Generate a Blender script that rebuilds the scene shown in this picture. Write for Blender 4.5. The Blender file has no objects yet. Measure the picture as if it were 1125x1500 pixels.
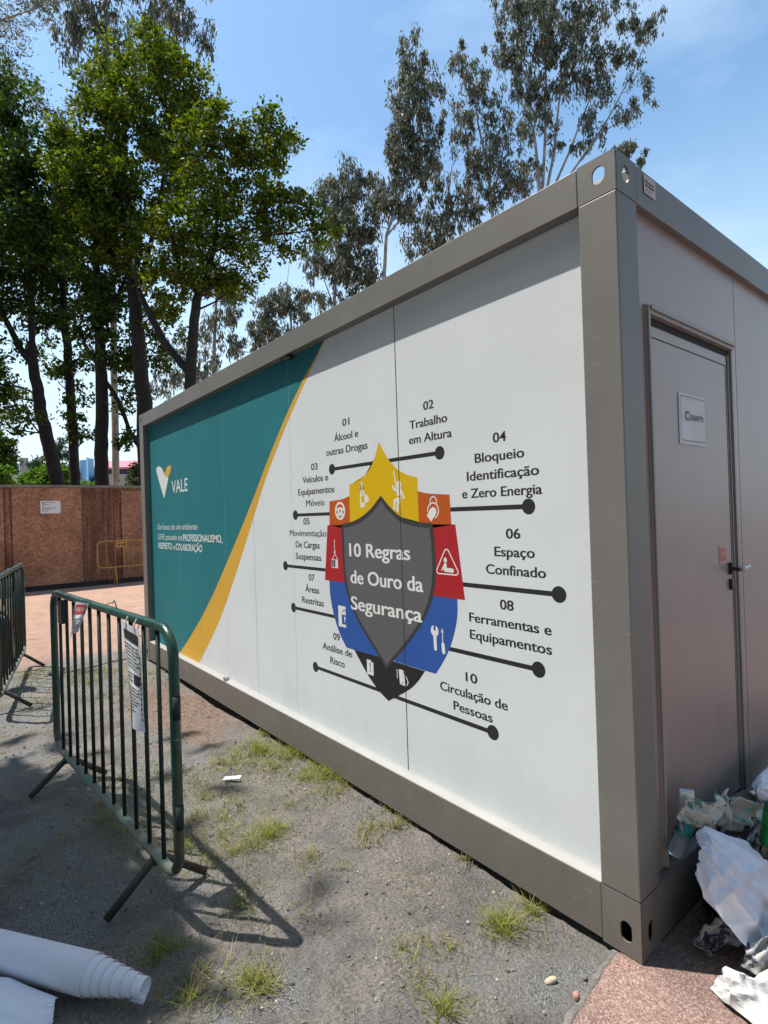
import bpy, bmesh, math, random
import numpy as np
from mathutils import Vector, Matrix, noise

scene = bpy.context.scene
C = scene.collection
random.seed(7)
rng = np.random.default_rng(7)
PI = math.pi

# ------------------------------------------------------------------ camera
FPX = 800.9646                       # focal length in photograph pixels (1125 x 1500)
CAM = Vector((0.925053, -1.828759, 1.563301))
YAW, PITCH, ROLL = 0.886249, 0.004999, -0.032179
CF = Vector((-math.sin(YAW) * math.cos(PITCH), math.cos(YAW) * math.cos(PITCH), math.sin(PITCH)))
_r0 = Vector((math.cos(YAW), math.sin(YAW), 0)); _u0 = _r0.cross(CF)
CR = _r0 * math.cos(ROLL) + _u0 * math.sin(ROLL)
CU = -_r0 * math.sin(ROLL) + _u0 * math.cos(ROLL)
cd = bpy.data.cameras.new('camera')
cam = bpy.data.objects.new('camera', cd); C.objects.link(cam)
cd.sensor_fit = 'VERTICAL'; cd.sensor_height = 24.0; cd.lens = FPX / 1500 * 24.0
cd.clip_start = 0.05; cd.clip_end = 2000
cam.matrix_world = Matrix((
    (CR.x, CU.x, -CF.x, CAM.x), (CR.y, CU.y, -CF.y, CAM.y), (CR.z, CU.z, -CF.z, CAM.z), (0, 0, 0, 1)))
scene.camera = cam

# ------------------------------------------------------------------ light
SUN_TRAVEL = Vector((0.345, 0.275, -1.0)).normalized()      # the way the light goes
to_sun = -SUN_TRAVEL
sun_el = math.asin(to_sun.z)
world = bpy.data.worlds.new('World'); scene.world = world; world.use_nodes = True
wn, wl = world.node_tree.nodes, world.node_tree.links
bg = wn['Background']
sky = wn.new('ShaderNodeTexSky'); sky.sky_type = 'NISHITA'; sky.sun_disc = False
sky.sun_elevation = sun_el
sky.sun_rotation = math.atan2(to_sun.x, to_sun.y)
sky.air_density = 1.0; sky.dust_density = 1.2; sky.ozone_density = 1.0; sky.altitude = 700
# thin high cloud in the sky itself
tc = wn.new('ShaderNodeTexCoord')
mp = wn.new('ShaderNodeMapping'); mp.inputs['Scale'].default_value = (1.2, 1.2, 3.2)
nz = wn.new('ShaderNodeTexNoise'); nz.inputs['Scale'].default_value = 2.1; nz.inputs['Detail'].default_value = 6; nz.inputs['Roughness'].default_value = 0.55
rp = wn.new('ShaderNodeValToRGB'); rp.color_ramp.elements[0].position = 0.47; rp.color_ramp.elements[1].position = 0.8
rp.color_ramp.elements[1].color = (0.45, 0.45, 0.45, 1)
mx = wn.new('ShaderNodeMix'); mx.data_type = 'RGBA'
mx.inputs['B'].default_value = (4.0, 4.8, 5.5, 1)
wl.new(tc.outputs['Generated'], mp.inputs['Vector']); wl.new(mp.outputs['Vector'], nz.inputs['Vector'])
wl.new(nz.outputs['Fac'], rp.inputs['Fac']); wl.new(rp.outputs['Color'], mx.inputs['Factor'])
sx = wn.new('ShaderNodeSeparateXYZ'); wl.new(tc.outputs['Generated'], sx.inputs[0])
hr = wn.new('ShaderNodeValToRGB'); wl.new(sx.outputs['Z'], hr.inputs['Fac'])
hr.color_ramp.interpolation = 'EASE'
hr.color_ramp.elements[0].position = 0.04; hr.color_ramp.elements[0].color = (0.95, 0.95, 0.95, 1)
hr.color_ramp.elements[1].position = 0.60; hr.color_ramp.elements[1].color = (0.0, 0.0, 0.0, 1)
hz = wn.new('ShaderNodeMix'); hz.data_type = 'RGBA'; hz.inputs['B'].default_value = (3.7, 4.6, 5.1, 1)
tn = wn.new('ShaderNodeMix'); tn.data_type = 'RGBA'; tn.blend_type = 'MULTIPLY'; tn.inputs['Factor'].default_value = 1; tn.inputs['B'].default_value = (0.90, 1.06, 1.03, 1)
wl.new(sky.outputs['Color'], tn.inputs['A']); wl.new(hr.outputs['Color'], hz.inputs['Factor']); wl.new(tn.outputs['Result'], hz.inputs['A'])
wl.new(hz.outputs['Result'], mx.inputs['A']); wl.new(mx.outputs['Result'], bg.inputs['Color'])
bg.inputs['Strength'].default_value = 0.15

sd = bpy.data.lights.new('sun', 'SUN'); sd.energy = 4.2; sd.angle = math.radians(0.53); sd.color = (1.0, 0.95, 0.87)
sun = bpy.data.objects.new('sun', sd); C.objects.link(sun)
sun.rotation_euler = SUN_TRAVEL.to_track_quat('-Z', 'Y').to_euler()
sun.location = (-6, -4, 12)
scene.view_settings.view_transform = 'Standard'; scene.view_settings.look = 'None'
scene.view_settings.gamma = 1.0; scene.view_settings.exposure = 0.72

# ------------------------------------------------------------------ helpers
def ray(x, y): return CF + CR * ((x - 562.5) / FPX) + CU * ((750 - y) / FPX)
def atd(x, y, d): return CAM + ray(x, y) * d
def onz(x, y, z=0.0):
    d = ray(x, y); return CAM + d * ((z - CAM.z) / d.z)
def onx(x, y, X):
    d = ray(x, y); return CAM + d * ((X - CAM.x) / d.x)

def tag(o, label=None, cat=None, group=None, kind=None):
    if label: o['label'] = label
    if cat: o['category'] = cat
    if group: o['group'] = group
    if kind: o['kind'] = kind
    return o
def empty(name, loc=(0, 0, 0), rz=0.0):
    o = bpy.data.objects.new(name, None); C.objects.link(o); o.location = loc; o.rotation_euler = (0, 0, rz)
    o.empty_display_size = 0.1
    return o
def copy_tree(o, parent=None):
    c = o.copy(); C.objects.link(c); c.parent = parent
    for ch in list(o.children): copy_tree(ch, c)
    return c

class MB:
    """collects shapes; build() links them as ONE mesh object"""
    def __init__(s): s.v = []; s.f = []; s.sm = []
    def add(s, vs, fs, smooth=False):
        n = len(s.v); s.v += [tuple(v) for v in vs]
        for f in fs: s.f.append(tuple(i + n for i in f)); s.sm.append(smooth)
        return s
    def box(s, a, b):
        x0, y0, z0 = a; x1, y1, z1 = b
        return s.add([(x0, y0, z0), (x1, y0, z0), (x1, y1, z0), (x0, y1, z0), (x0, y0, z1), (x1, y0, z1), (x1, y1, z1), (x0, y1, z1)],
              [(0, 3, 2, 1), (4, 5, 6, 7), (0, 1, 5, 4), (1, 2, 6, 5), (2, 3, 7, 6), (3, 0, 4, 7)])
    def tube(s, pts, r, n=8, caps=True, closed=False):
        pts = [Vector(p) for p in pts]; m = len(pts)
        rs = r if isinstance(r, (list, tuple)) else [r] * m
        vs = []; up = None
        for i, p in enumerate(pts):
            a = pts[(i - 1) % m] if (i or closed) else p; b = pts[(i + 1) % m] if (i < m - 1 or closed) else p
            t = (b - a).normalized() if (b - a).length > 1e-9 else Vector((0, 0, 1))
            if up is None: up = t.orthogonal().normalized()
            up = (up - t * up.dot(t)); up = up.normalized() if up.length > 1e-6 else t.orthogonal().normalized()
            w = t.cross(up)
            for k in range(n):
                an = 2 * PI * k / n; vs.append(p + (up * math.cos(an) + w * math.sin(an)) * rs[i])
        fs = []
        for i in range(m if closed else m - 1):
            j = (i + 1) % m
            for k in range(n):
                l = (k + 1) % n; fs.append((i * n + k, i * n + l, j * n + l, j * n + k))
        s.add(vs, fs, True)
        if caps and not closed:
            b = len(s.v) - len(vs)
            s.f.append(tuple(b + k for k in reversed(range(n)))); s.sm.append(False)
            s.f.append(tuple(b + (m - 1) * n + k for k in range(n))); s.sm.append(False)
        return s
    def build(s, name, mat=None, parent=None, bevel=0.0, loc=None):
        me = bpy.data.meshes.new(name); me.from_pydata(s.v, [], s.f)
        me.polygons.foreach_set('use_smooth', s.sm)
        me.update()
        o = bpy.data.objects.new(name, me); C.objects.link(o)
        if mat: me.materials.append(mat)
        if parent: o.parent = parent
        if bevel:
            m = o.modifiers.new('bevel', 'BEVEL'); m.width = bevel; m.segments = 2; m.limit_method = 'ANGLE'
        if loc: o.location = loc
        return o

# ------------------------------------------------------------------ materials
def mat(name, col, rough=0.6, metal=0.0, var=0.0, vscale=4.0, bump=0.0, bscale=60.0, col2=None, spec=0.5):
    m = bpy.data.materials.new(name); m.use_nodes = True
    nt = m.node_tree; b = nt.nodes['Principled BSDF']
    b.inputs['Roughness'].default_value = rough; b.inputs['Metallic'].default_value = metal
    b.inputs['Specular IOR Level'].default_value = spec
    b.inputs['Base Color'].default_value = (*col, 1)
    if var or col2:
        t = nt.nodes.new('ShaderNodeTexCoord'); n = nt.nodes.new('ShaderNodeTexNoise')
        n.inputs['Scale'].default_value = vscale; n.inputs['Detail'].default_value = 6; n.inputs['Roughness'].default_value = 0.65
        r = nt.nodes.new('ShaderNodeValToRGB'); r.color_ramp.elements[0].position = 0.35; r.color_ramp.elements[1].position = 0.68
        c2 = col2 or tuple(min(1, c * (1 + var)) for c in col); c1 = col if col2 else tuple(c * (1 - var) for c in col)
        r.color_ramp.elements[0].color = (*c1, 1); r.color_ramp.elements[1].color = (*c2, 1)
        nt.links.new(t.outputs['Object'], n.inputs['Vector']); nt.links.new(n.outputs['Fac'], r.inputs['Fac'])
        nt.links.new(r.outputs['Color'], b.inputs['Base Color'])
    if bump:
        t2 = nt.nodes.new('ShaderNodeTexCoord'); n2 = nt.nodes.new('ShaderNodeTexNoise')
        n2.inputs['Scale'].default_value = bscale; n2.inputs['Detail'].default_value = 4
        bp = nt.nodes.new('ShaderNodeBump'); bp.inputs['Strength'].default_value = bump; bp.inputs['Distance'].default_value = 0.01
        nt.links.new(t2.outputs['Object'], n2.inputs['Vector']); nt.links.new(n2.outputs['Fac'], bp.inputs['Height'])
        nt.links.new(bp.outputs['Normal'], b.inputs['Normal'])
    return m

def leaf_mat(name, c1, c2, trans=0.35, scale=0.9):
    m = bpy.data.materials.new(name); m.use_nodes = True; nt = m.node_tree
    b = nt.nodes['Principled BSDF']; out = nt.nodes['Material Output']
    g = nt.nodes.new('ShaderNodeNewGeometry')
    r = nt.nodes.new('ShaderNodeValToRGB')
    r.color_ramp.elements[0].color = (*c1, 1); r.color_ramp.elements[1].color = (*c2, 1)
    nt.links.new(g.outputs['Random Per Island'], r.inputs['Fac'])
    b.inputs['Roughness'].default_value = 0.55
    b.inputs['Specular IOR Level'].default_value = 0.22
    nt.links.new(r.outputs['Color'], b.inputs['Base Color'])
    tr = nt.nodes.new('ShaderNodeBsdfTranslucent'); mxs = nt.nodes.new('ShaderNodeMixShader')
    hs = nt.nodes.new('ShaderNodeHueSaturation'); hs.inputs['Value'].default_value = 1.5; hs.inputs['Saturation'].default_value = 1.15
    nt.links.new(r.outputs['Color'], hs.inputs['Color']); nt.links.new(hs.outputs['Color'], tr.inputs['Color'])
    mxs.inputs['Fac'].default_value = trans
    nt.links.new(b.outputs['BSDF'], mxs.inputs[1]); nt.links.new(tr.outputs['BSDF'], mxs.inputs[2])
    nt.links.new(mxs.outputs['Shader'], out.inputs['Surface'])
    return m

M = {}
M['frame'] = mat('taupe_steel', (0.192, 0.182, 0.168), 0.48, 0.0, 0.08, 2.3, 0.05, 30)
M['joint'] = mat('dark_joint', (0.02, 0.018, 0.018), 0.8)
M['panel'] = mat('white_panel', (0.735, 0.765, 0.785), 0.62, 0, 0.03, 1.3, 0.012, 14, spec=0.2)
M['endpanel'] = mat('taupe_panel', (0.355, 0.264, 0.246), 0.36, 0, 0.04, 1.6, 0.02, 10)
M['trim'] = mat('white_trim', (0.31, 0.31, 0.30), 0.5, 0, 0.05, 8)
M['teal'] = mat('teal_vinyl', (0.022, 0.185, 0.215), 0.62, 0, 0.07, 1.2, 0.01, 12, spec=0.2)
M['gold'] = mat('gold_vinyl', (0.70, 0.40, 0.055), 0.62, 0, 0.05, 2, spec=0.2)
M['yellow'] = mat('yellow_vinyl', (0.72, 0.45, 0.005), 0.62, 0, 0.03, 2, spec=0.2)
M['orange'] = mat('orange_vinyl', (0.53, 0.10, 0.016), 0.62, 0, 0.03, 2, spec=0.2)
M['red'] = mat('red_vinyl', (0.43, 0.022, 0.03), 0.62, 0, 0.03, 2, spec=0.2)
M['blue'] = mat('blue_vinyl', (0.036, 0.105, 0.38), 0.62, 0, 0.04, 2, spec=0.2)
M['black'] = mat('black_vinyl', (0.028, 0.026, 0.027), 0.62, 0, 0.05, 2, spec=0.2)
M['grey'] = mat('grey_vinyl', (0.125, 0.12, 0.13), 0.62, 0, 0.04, 2, spec=0.2)
M['white'] = mat('white_vinyl', (0.80, 0.80, 0.78), 0.45, 0, 0.02, 3)
M['ink'] = mat('ink', (0.022, 0.022, 0.023), 0.5, 0, 0.1, 5)
M['paper'] = mat('paper', (0.72, 0.72, 0.74), 0.7, 0, 0.05, 6)
M['sheet'] = mat('banner_sheet', (0.77, 0.77, 0.86), 0.5, 0, 0.04, 3, 0.05, 25)
M['redink'] = mat('red_ink', (0.6, 0.05, 0.07), 0.5, 0, 0.08, 20)
M['barrier'] = mat('green_barrier_paint', (0.006, 0.036, 0.026), 0.34, 0, 0, 14, 0.15, 90, col2=(0.015, 0.075, 0.053))
M['bar'] = mat('backlit_green_paint', (0.005, 0.018, 0.014), 0.5, 0, 0.2, 14, 0.1, 90)  # barrier green taken near black, the bars' backlit shade put in the colour
M['worn'] = mat('worn_green_paint', (0.20, 0.165, 0.14), 0.5, 0, 0, 9, 0.2, 80, col2=(0.09, 0.19, 0.145))
M['rust'] = mat('rusty_steel', (0.06, 0.05, 0.042), 0.7, 0.2, 0.3, 20, 0.2, 90)
M['ybar'] = mat('yellow_barrier_paint', (0.48, 0.235, 0.035), 0.6, 0, 0.2, 10)
M['bark'] = mat('dark_bark', (0.020, 0.015, 0.012), 0.9, 0, 0.35, 5, 0.8, 14)
M['palebark'] = mat('pale_bark', (0.24, 0.205, 0.165), 0.85, 0, 0.35, 2.5, 0.4, 12)
M['leafbright'] = leaf_mat('bright_leaf', (0.016, 0.038, 0.005), (0.17, 0.205, 0.018), 0.40)
M['leafdark'] = leaf_mat('dark_leaf', (0.012, 0.030, 0.007), (0.085, 0.13, 0.018), 0.38)
M['leafeuc'] = leaf_mat('eucalyptus_leaf', (0.035, 0.042, 0.026), (0.20, 0.205, 0.145), 0.28)
M['leafhedge'] = leaf_mat('hedge_leaf', (0.06, 0.13, 0.02), (0.16, 0.27, 0.04), 0.3)
M['needle'] = leaf_mat('conifer_leaf', (0.02, 0.04, 0.018), (0.05, 0.085, 0.035), 0.2)
M['chrome'] = mat('grey_metal', (0.42, 0.42, 0.40), 0.35, 0.7)
M['grime'] = mat('black_plastic', (0.012, 0.012, 0.013), 0.4)
M['bag'] = mat('black_bag', (0.010, 0.010, 0.012), 0.32, 0, 0.2, 6, 0.4, 18)
M['tealseam'] = mat('teal_film_edge', (0.06, 0.225, 0.24), 0.6); M['faint'] = mat('faint_joint', (0.52, 0.55, 0.56), 0.6); M['filmedge'] = mat('film_edge', (0.68, 0.70, 0.71), 0.5)
M['wire'] = mat('wire', (0.015, 0.015, 0.015), 0.6)
M['card'] = mat('brown_card', (0.14, 0.10, 0.075), 0.8, 0, 0.15, 8)

def weather(m, z0, z1, dirt, amt, scratch=0.0):
    """mud splashed up from the ground and pale scratches on a painted surface"""
    nt = m.node_tree; N, L = nt.nodes, nt.links; b = N['Principled BSDF']; src = b.inputs['Base Color'].links[0].from_socket
    g = N.new('ShaderNodeNewGeometry'); sp = N.new('ShaderNodeSeparateXYZ'); L.new(g.outputs['Position'], sp.inputs[0])
    r = N.new('ShaderNodeMapRange'); L.new(sp.outputs['Z'], r.inputs['Value']); r.inputs['From Min'].default_value = z1; r.inputs['From Max'].default_value = z0; r.inputs['To Max'].default_value = .55
    mp = N.new('ShaderNodeMapping'); mp.inputs['Scale'].default_value = (1, 1, .35); L.new(g.outputs['Position'], mp.inputs['Vector'])
    n = N.new('ShaderNodeTexNoise'); n.inputs['Scale'].default_value = 9; n.inputs['Detail'].default_value = 8; n.inputs['Roughness'].default_value = .7; L.new(mp.outputs['Vector'], n.inputs['Vector'])
    a = N.new('ShaderNodeMath'); a.operation = 'ADD'; L.new(r.outputs['Result'], a.inputs[0]); L.new(n.outputs['Fac'], a.inputs[1])
    q = N.new('ShaderNodeValToRGB'); L.new(a.outputs[0], q.inputs['Fac']); q.color_ramp.elements[0].position = .56; q.color_ramp.elements[1].position = 1.0; q.color_ramp.elements[1].color = (amt, amt, amt, 1)
    x = N.new('ShaderNodeMix'); x.data_type = 'RGBA'; L.new(q.outputs['Color'], x.inputs['Factor']); L.new(src, x.inputs['A']); x.inputs['B'].default_value = (*dirt, 1); out = x.outputs['Result']
    if scratch:
        m2 = N.new('ShaderNodeMapping'); m2.inputs['Scale'].default_value = (1.2, 1.2, 7); m2.inputs['Rotation'].default_value = (.5, .7, .2); L.new(g.outputs['Position'], m2.inputs['Vector'])
        n2 = N.new('ShaderNodeTexNoise'); n2.inputs['Scale'].default_value = 13; n2.inputs['Detail'].default_value = 3; L.new(m2.outputs['Vector'], n2.inputs['Vector'])
        q2 = N.new('ShaderNodeValToRGB'); L.new(n2.outputs['Fac'], q2.inputs['Fac']); q2.color_ramp.elements[0].position = .70; q2.color_ramp.elements[1].position = .76; q2.color_ramp.elements[1].color = (scratch, scratch, scratch, 1)
        y = N.new('ShaderNodeMix'); y.data_type = 'RGBA'; L.new(q2.outputs['Color'], y.inputs['Factor']); L.new(out, y.inputs['A']); y.inputs['B'].default_value = (.42, .39, .35, 1); out = y.outputs['Result']
    L.new(out, b.inputs['Base Color'])
weather(M['frame'], .0, .5, (.13, .105, .085), .6, .5)
weather(M['panel'], .15, .60, (.36, .33, .29), .15)
weather(M['endpanel'], .15, .9, (.20, .16, .145), .35)
weather(M['barrier'], -.1, .8, (.10, .055, .03), .8, .35)

# ------------------------------------------------------------------ ground
def fbm(x, y, s, o=4):
    return noise.fractal(Vector((x * s, y * s, 3.7)), 0.9, 2.1, o)
def ground_z(x, y):
    z = -0.022
    near = 1.0 if -9 < x < 2 and -5 < y < 4 else 0.0
    if near:
        z += 0.010 * fbm(x, y, 1.3, 3) + 0.007 * fbm(x + 9, y, 7.0, 3) + 0.004 * max(0, fbm(x + 3, y, 15.0, 4)) + 0.005 * fbm(x, y + 5, 21.0, 4)
        # earth washed out from under the long rail
        w = math.exp(-((x + 3.9) / 0.9) ** 2) * math.exp(-((y - 0.05) / 0.35) ** 2)
        z -= 0.05 * w
        z -= 0.012 * math.exp(-((x + 0.5) / 0.35) ** 2) * math.exp(-((y) / 0.2) ** 2)
        z = min(z, -0.007)
    return z
def graded(lo, hi, fine_lo, fine_hi, step, grow=1.16):
    a = list(np.arange(fine_lo, fine_hi + step * .5, step))
    s = step; x = a[-1]
    while x < hi: s *= grow; x += s; a.append(x)
    s = step; x = a[0]; b = []
    while x > lo: s *= grow; x -= s; b.append(x)
    return b[::-1] + a
gx = graded(-420, 420, -4.2, 0.9, 0.016); gy = graded(-420, 420, -2.0, 0.32, 0.016)
gv = [(x, y, ground_z(x, y)) for x in gx for y in gy]
ny = len(gy)
gf = [(i * ny + j, (i + 1) * ny + j, (i + 1) * ny + j + 1, i * ny + j + 1) for i in range(len(gx) - 1) for j in range(ny - 1)]
gb = MB(); gb.add(gv, gf, True)

def ground_material():
    m = bpy.data.materials.new('dusty_asphalt'); m.use_nodes = True; nt = m.node_tree; N = nt.nodes; L = nt.links
    b = N['Principled BSDF']; b.inputs['Roughness'].default_value = 0.85; b.inputs['Specular IOR Level'].default_value = 0.35
    geo = N.new('ShaderNodeNewGeometry')
    sep = N.new('ShaderNodeSeparateXYZ'); L.new(geo.outputs['Position'], sep.inputs[0])
    def noi(scale, detail=5, rough=0.6):
        n = N.new('ShaderNodeTexNoise'); n.inputs['Scale'].default_value = scale; n.inputs['Detail'].default_value = detail; n.inputs['Roughness'].default_value = rough
        L.new(geo.outputs['Position'], n.inputs['Vector']); return n.outputs['Fac']
    def ramp(fac, p0, p1, c0=(0, 0, 0), c1=(1, 1, 1)):
        r = N.new('ShaderNodeValToRGB'); r.color_ramp.elements[0].position = p0; r.color_ramp.elements[1].position = p1
        r.color_ramp.elements[0].color = (*c0, 1); r.color_ramp.elements[1].color = (*c1, 1); L.new(fac, r.inputs['Fac']); return r.outputs['Color']
    def mix(f, a, bb, mode='MIX'):
        x = N.new('ShaderNodeMix'); x.data_type = 'RGBA'; x.blend_type = mode
        if isinstance(f, float): x.inputs['Factor'].default_value = f
        else: L.new(f, x.inputs['Factor'])
        for s_, v in (('A', a), ('B', bb)):
            if isinstance(v, tuple): x.inputs[s_].default_value = (*v, 1)
            else: L.new(v, x.inputs[s_])
        return x.outputs['Result']
    def math_(op, a, bb):
        x = N.new('ShaderNodeMath'); x.operation = op; x.use_clamp = False
        for i, v in enumerate((a, bb)):
            if isinstance(v, (int, float)): x.inputs[i].default_value = v
            else: L.new(v, x.inputs[i])
        return x.outputs[0]
    dirt = ramp(noi(2.2, 6, 0.7), 0.36, 0.66, (0.165, 0.156, 0.150), (0.34, 0.312, 0.286))
    fine = ramp(noi(95, 4, 0.7), 0.3, 0.72, (0.45, 0.45, 0.46), (1.42, 1.38, 1.34))
    col = mix(1.0, dirt, fine, 'MULTIPLY')
    # grey bare asphalt patches with light grit
    asp = ramp(noi(160, 3, 0.8), 0.40, 0.66, (0.11, 0.11, 0.113), (0.42, 0.41, 0.40))
    patch = ramp(noi(1.7, 3, 0.5), 0.50, 0.60)
    col = mix(patch, col, asp)
    v = N.new('ShaderNodeTexVoronoi'); v.inputs['Scale'].default_value = 120; L.new(geo.outputs['Position'], v.inputs['Vector'])
    grit = ramp(v.outputs['Distance'], 0.06, 0.16, (1, 1, 1), (0, 0, 0))
    grit2 = mix(ramp(noi(6, 2), 0.45, 0.62), (0.0, 0.0, 0.0), grit)
    col = mix(grit2, col, (0.42, 0.40, 0.38))
    # reddish earth towards the far road
    fx = N.new('ShaderNodeMapRange'); L.new(sep.outputs['X'], fx.inputs['Value'])
    fx.inputs['From Min'].default_value = -5.6; fx.inputs['From Max'].default_value = -7.2; fx.inputs['To Min'].default_value = -0.25; fx.inputs['To Max'].default_value = 1.1
    far = ramp(math_('ADD', fx.outputs['Result'], math_('SUBTRACT', noi(0.9, 4), 0.5)), 0.3, 0.7)
    pink = ramp(noi(3.0, 6, 0.7), 0.3, 0.7, (0.40, 0.24, 0.175), (0.56, 0.37, 0.28))
    col = mix(far, col, pink)
    dx = math_('DIVIDE', math_('ADD', sep.outputs['X'], 3.85), 1.0); dy = math_('DIVIDE', math_('ADD', sep.outputs['Y'], 0.28), 0.42)
    rr = math_('ADD', math_('MULTIPLY', dx, dx), math_('MULTIPLY', dy, dy))
    red = ramp(math_('ADD', rr, math_('MULTIPLY', math_('SUBTRACT', noi(4, 4), 0.5), 1.4)), 0.35, 1.0, (0.8, 0.8, 0.8), (0, 0, 0))
    earth = ramp(noi(22, 4, 0.7), 0.3, 0.7, (0.19, 0.115, 0.08), (0.36, 0.25, 0.19))
    col = mix(red, col, earth)
    L.new(col, b.inputs['Base Color'])
    bp = N.new('ShaderNodeBump'); bp.inputs['Strength'].default_value = 1.0; bp.inputs['Distance'].default_value = 0.020
    h = math_('ADD', math_('ADD', math_('MULTIPLY', noi(24, 4, 0.7), 1.2), math_('MULTIPLY', noi(60, 5, 0.75), 1.0)), math_('MULTIPLY', noi(190, 3, 0.8), 0.5))
    L.new(h, bp.inputs['Height']); L.new(bp.outputs['Normal'], b.inputs['Normal'])
    return m
M['ground'] = ground_material()
g = gb.build('ground', M['ground']); tag(g, kind='structure')

# pink granular paving at the short end of the office
def pave_mat():
    m = mat('pink_paving', (0.34, 0.2, 0.16), 0.85, 0, 0, 3, 0.5, 160, col2=(0.42, 0.26, 0.21)); nt = m.node_tree; N = nt.nodes; L = nt.links
    b = N['Principled BSDF']; geo = N.new('ShaderNodeNewGeometry')
    n = N.new('ShaderNodeTexNoise'); n.inputs['Scale'].default_value = 150; n.inputs['Detail'].default_value = 3; n.inputs['Roughness'].default_value = 0.8
    L.new(geo.outputs['Position'], n.inputs['Vector'])
    r = N.new('ShaderNodeValToRGB'); r.color_ramp.elements[0].position = 0.32; r.color_ramp.elements[1].position = 0.68
    r.color_ramp.elements[0].color = (0.09, 0.052, 0.045, 1); r.color_ramp.elements[1].color = (0.50, 0.36, 0.31, 1)
    e = r.color_ramp.elements.new(0.5); e.color = (0.235, 0.145, 0.122, 1)
    L.new(n.outputs['Fac'], r.inputs['Fac']); 
    n2 = N.new('ShaderNodeTexNoise'); n2.inputs['Scale'].default_value = 3.0; n2.inputs['Detail'].default_value = 5
    L.new(geo.outputs['Position'], n2.inputs['Vector'])
    r2 = N.new('ShaderNodeValToRGB'); r2.color_ramp.elements[0].color = (0.72, 0.74, 0.76, 1); r2.color_ramp.elements[1].color = (1.12, 1.1, 1.08, 1)
    r2.color_ramp.elements[0].position = 0.35; r2.color_ramp.elements[1].position = 0.65
    L.new(n2.outputs['Fac'], r2.inputs['Fac'])
    x = N.new('ShaderNodeMix'); x.data_type = 'RGBA'; x.blend_type = 'MULTIPLY'; x.inputs['Factor'].default_value = 1
    L.new(r.outputs['Color'], x.inputs['A']); L.new(r2.outputs['Color'], x.inputs['B']); L.new(x.outputs['Result'], b.inputs['Base Color'])
    return m
pv = MB()
ys = np.arange(-4.0, 6.0, 0.03)
edge = [(-0.075 + 0.10 * max(0, -(y + 0.05)) * (1 if y < 0 else 0) + 0.012 * fbm(0.3, y, 9, 3) + 0.006 * fbm(1.3, y, 40, 2), y) for y in ys]
top = []
for (ex, y) in edge:
    top += [(ex - 0.012, y, -0.03), (ex, y, -0.006), (ex + 0.02, y, -0.003), (5.0, y, -0.003)]
fs = []
for i in range(len(edge) - 1):
    for k in range(3): fs.append((i * 4 + k, i * 4 + k + 1, (i + 1) * 4 + k + 1, (i + 1) * 4 + k))
pv.add(top, fs, False)
pav = pv.build('pavement', pave_mat()); tag(pav, kind='structure')
# crumbly grey mortar along its edge
mo = MB(); vs = []; fs = []
for i, (ex, y) in enumerate(edge):
    a = 0.035 + 0.018 * fbm(2.2, y, 11, 3)
    vs += [(ex - a, y, -0.03), (ex - a + 0.01, y, -0.012 + 0.003 * fbm(5, y, 30, 2)), (ex - 0.004, y, -0.009 + 0.003 * fbm(7, y, 30, 2)), (ex + 0.004, y, -0.03)]
for i in range(len(edge) - 1):
    for k in range(3): fs.append((i * 4 + k, i * 4 + k + 1, (i + 1) * 4 + k + 1, (i + 1) * 4 + k))
mo.add(vs, fs, True)
tag(mo.build('pavement_edge', mat('grey_mortar', (0.17, 0.155, 0.145), 0.9, 0, 0.35, 40, 0.8, 120)), kind='structure')

# ------------------------------------------------------------------ site office
L_, W_, H_ = 5.746, 2.44, 2.80
A_, B_, HT, HB = 0.143, 0.147, 0.142, 0.208        # post widths, rail heights
D_ = 0.054                                         # how far the wall panels sit back
office = empty('site_office')
tag(office, 'large grey steel site office with a safety mural on its long white wall', 'site office')

def plate_with_hole(mb, o, ux, uz, nrm, w, h, cx, cz, rx, rz, th=0.008, n=40):
    """plate of w x h in the plane o + ux*a + uz*b with an oblong hole, th thick behind"""
    o, ux, uz, nrm = Vector(o), Vector(ux), Vector(uz), Vector(nrm)
    inn, out = [], []
    for k in range(n):
        t = 2 * PI * k / n; c, s_ = math.cos(t), math.sin(t)
        sl = max(0, rz - rx)
        inn.append((cx + rx * c, cz + rx * s_ + (sl if s_ > 0 else -sl)))
        # ray to rectangle
        q = []
        if c > 1e-9: q.append((w - cx) / c)
        if c < -1e-9: q.append(-cx / c)
        if s_ > 1e-9: q.append((h - cz) / s_)
        if s_ < -1e-9: q.append(-cz / s_)
        d = min(q); out.append((cx + d * c, cz + d * s_))
    for (X, Y) in ((0, 0), (w, 0), (w, h), (0, h)):
        k = min(range(n), key=lambda i: (out[i][0] - X) ** 2 + (out[i][1] - Y) ** 2); out[k] = (X, Y)
    P = lambda a, b, dd: o + ux * a + uz * b - nrm * dd
    vs = [P(*q, 0) for q in inn] + [P(*q, 0) for q in out] + [P(*q, th) for q in inn] + [P(*q, th) for q in out]
    fs = []
    for k in range(n):
        l = (k + 1) % n
        fs += [(k, n + k, n + l, l), (2 * n + k, 2 * n + l, 3 * n + l, 3 * n + k), (k, l, 2 * n + l, 2 * n + k), (n + k, 3 * n + k, 3 * n + l, n + l)]
    mb.add(vs, fs, False)

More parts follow.
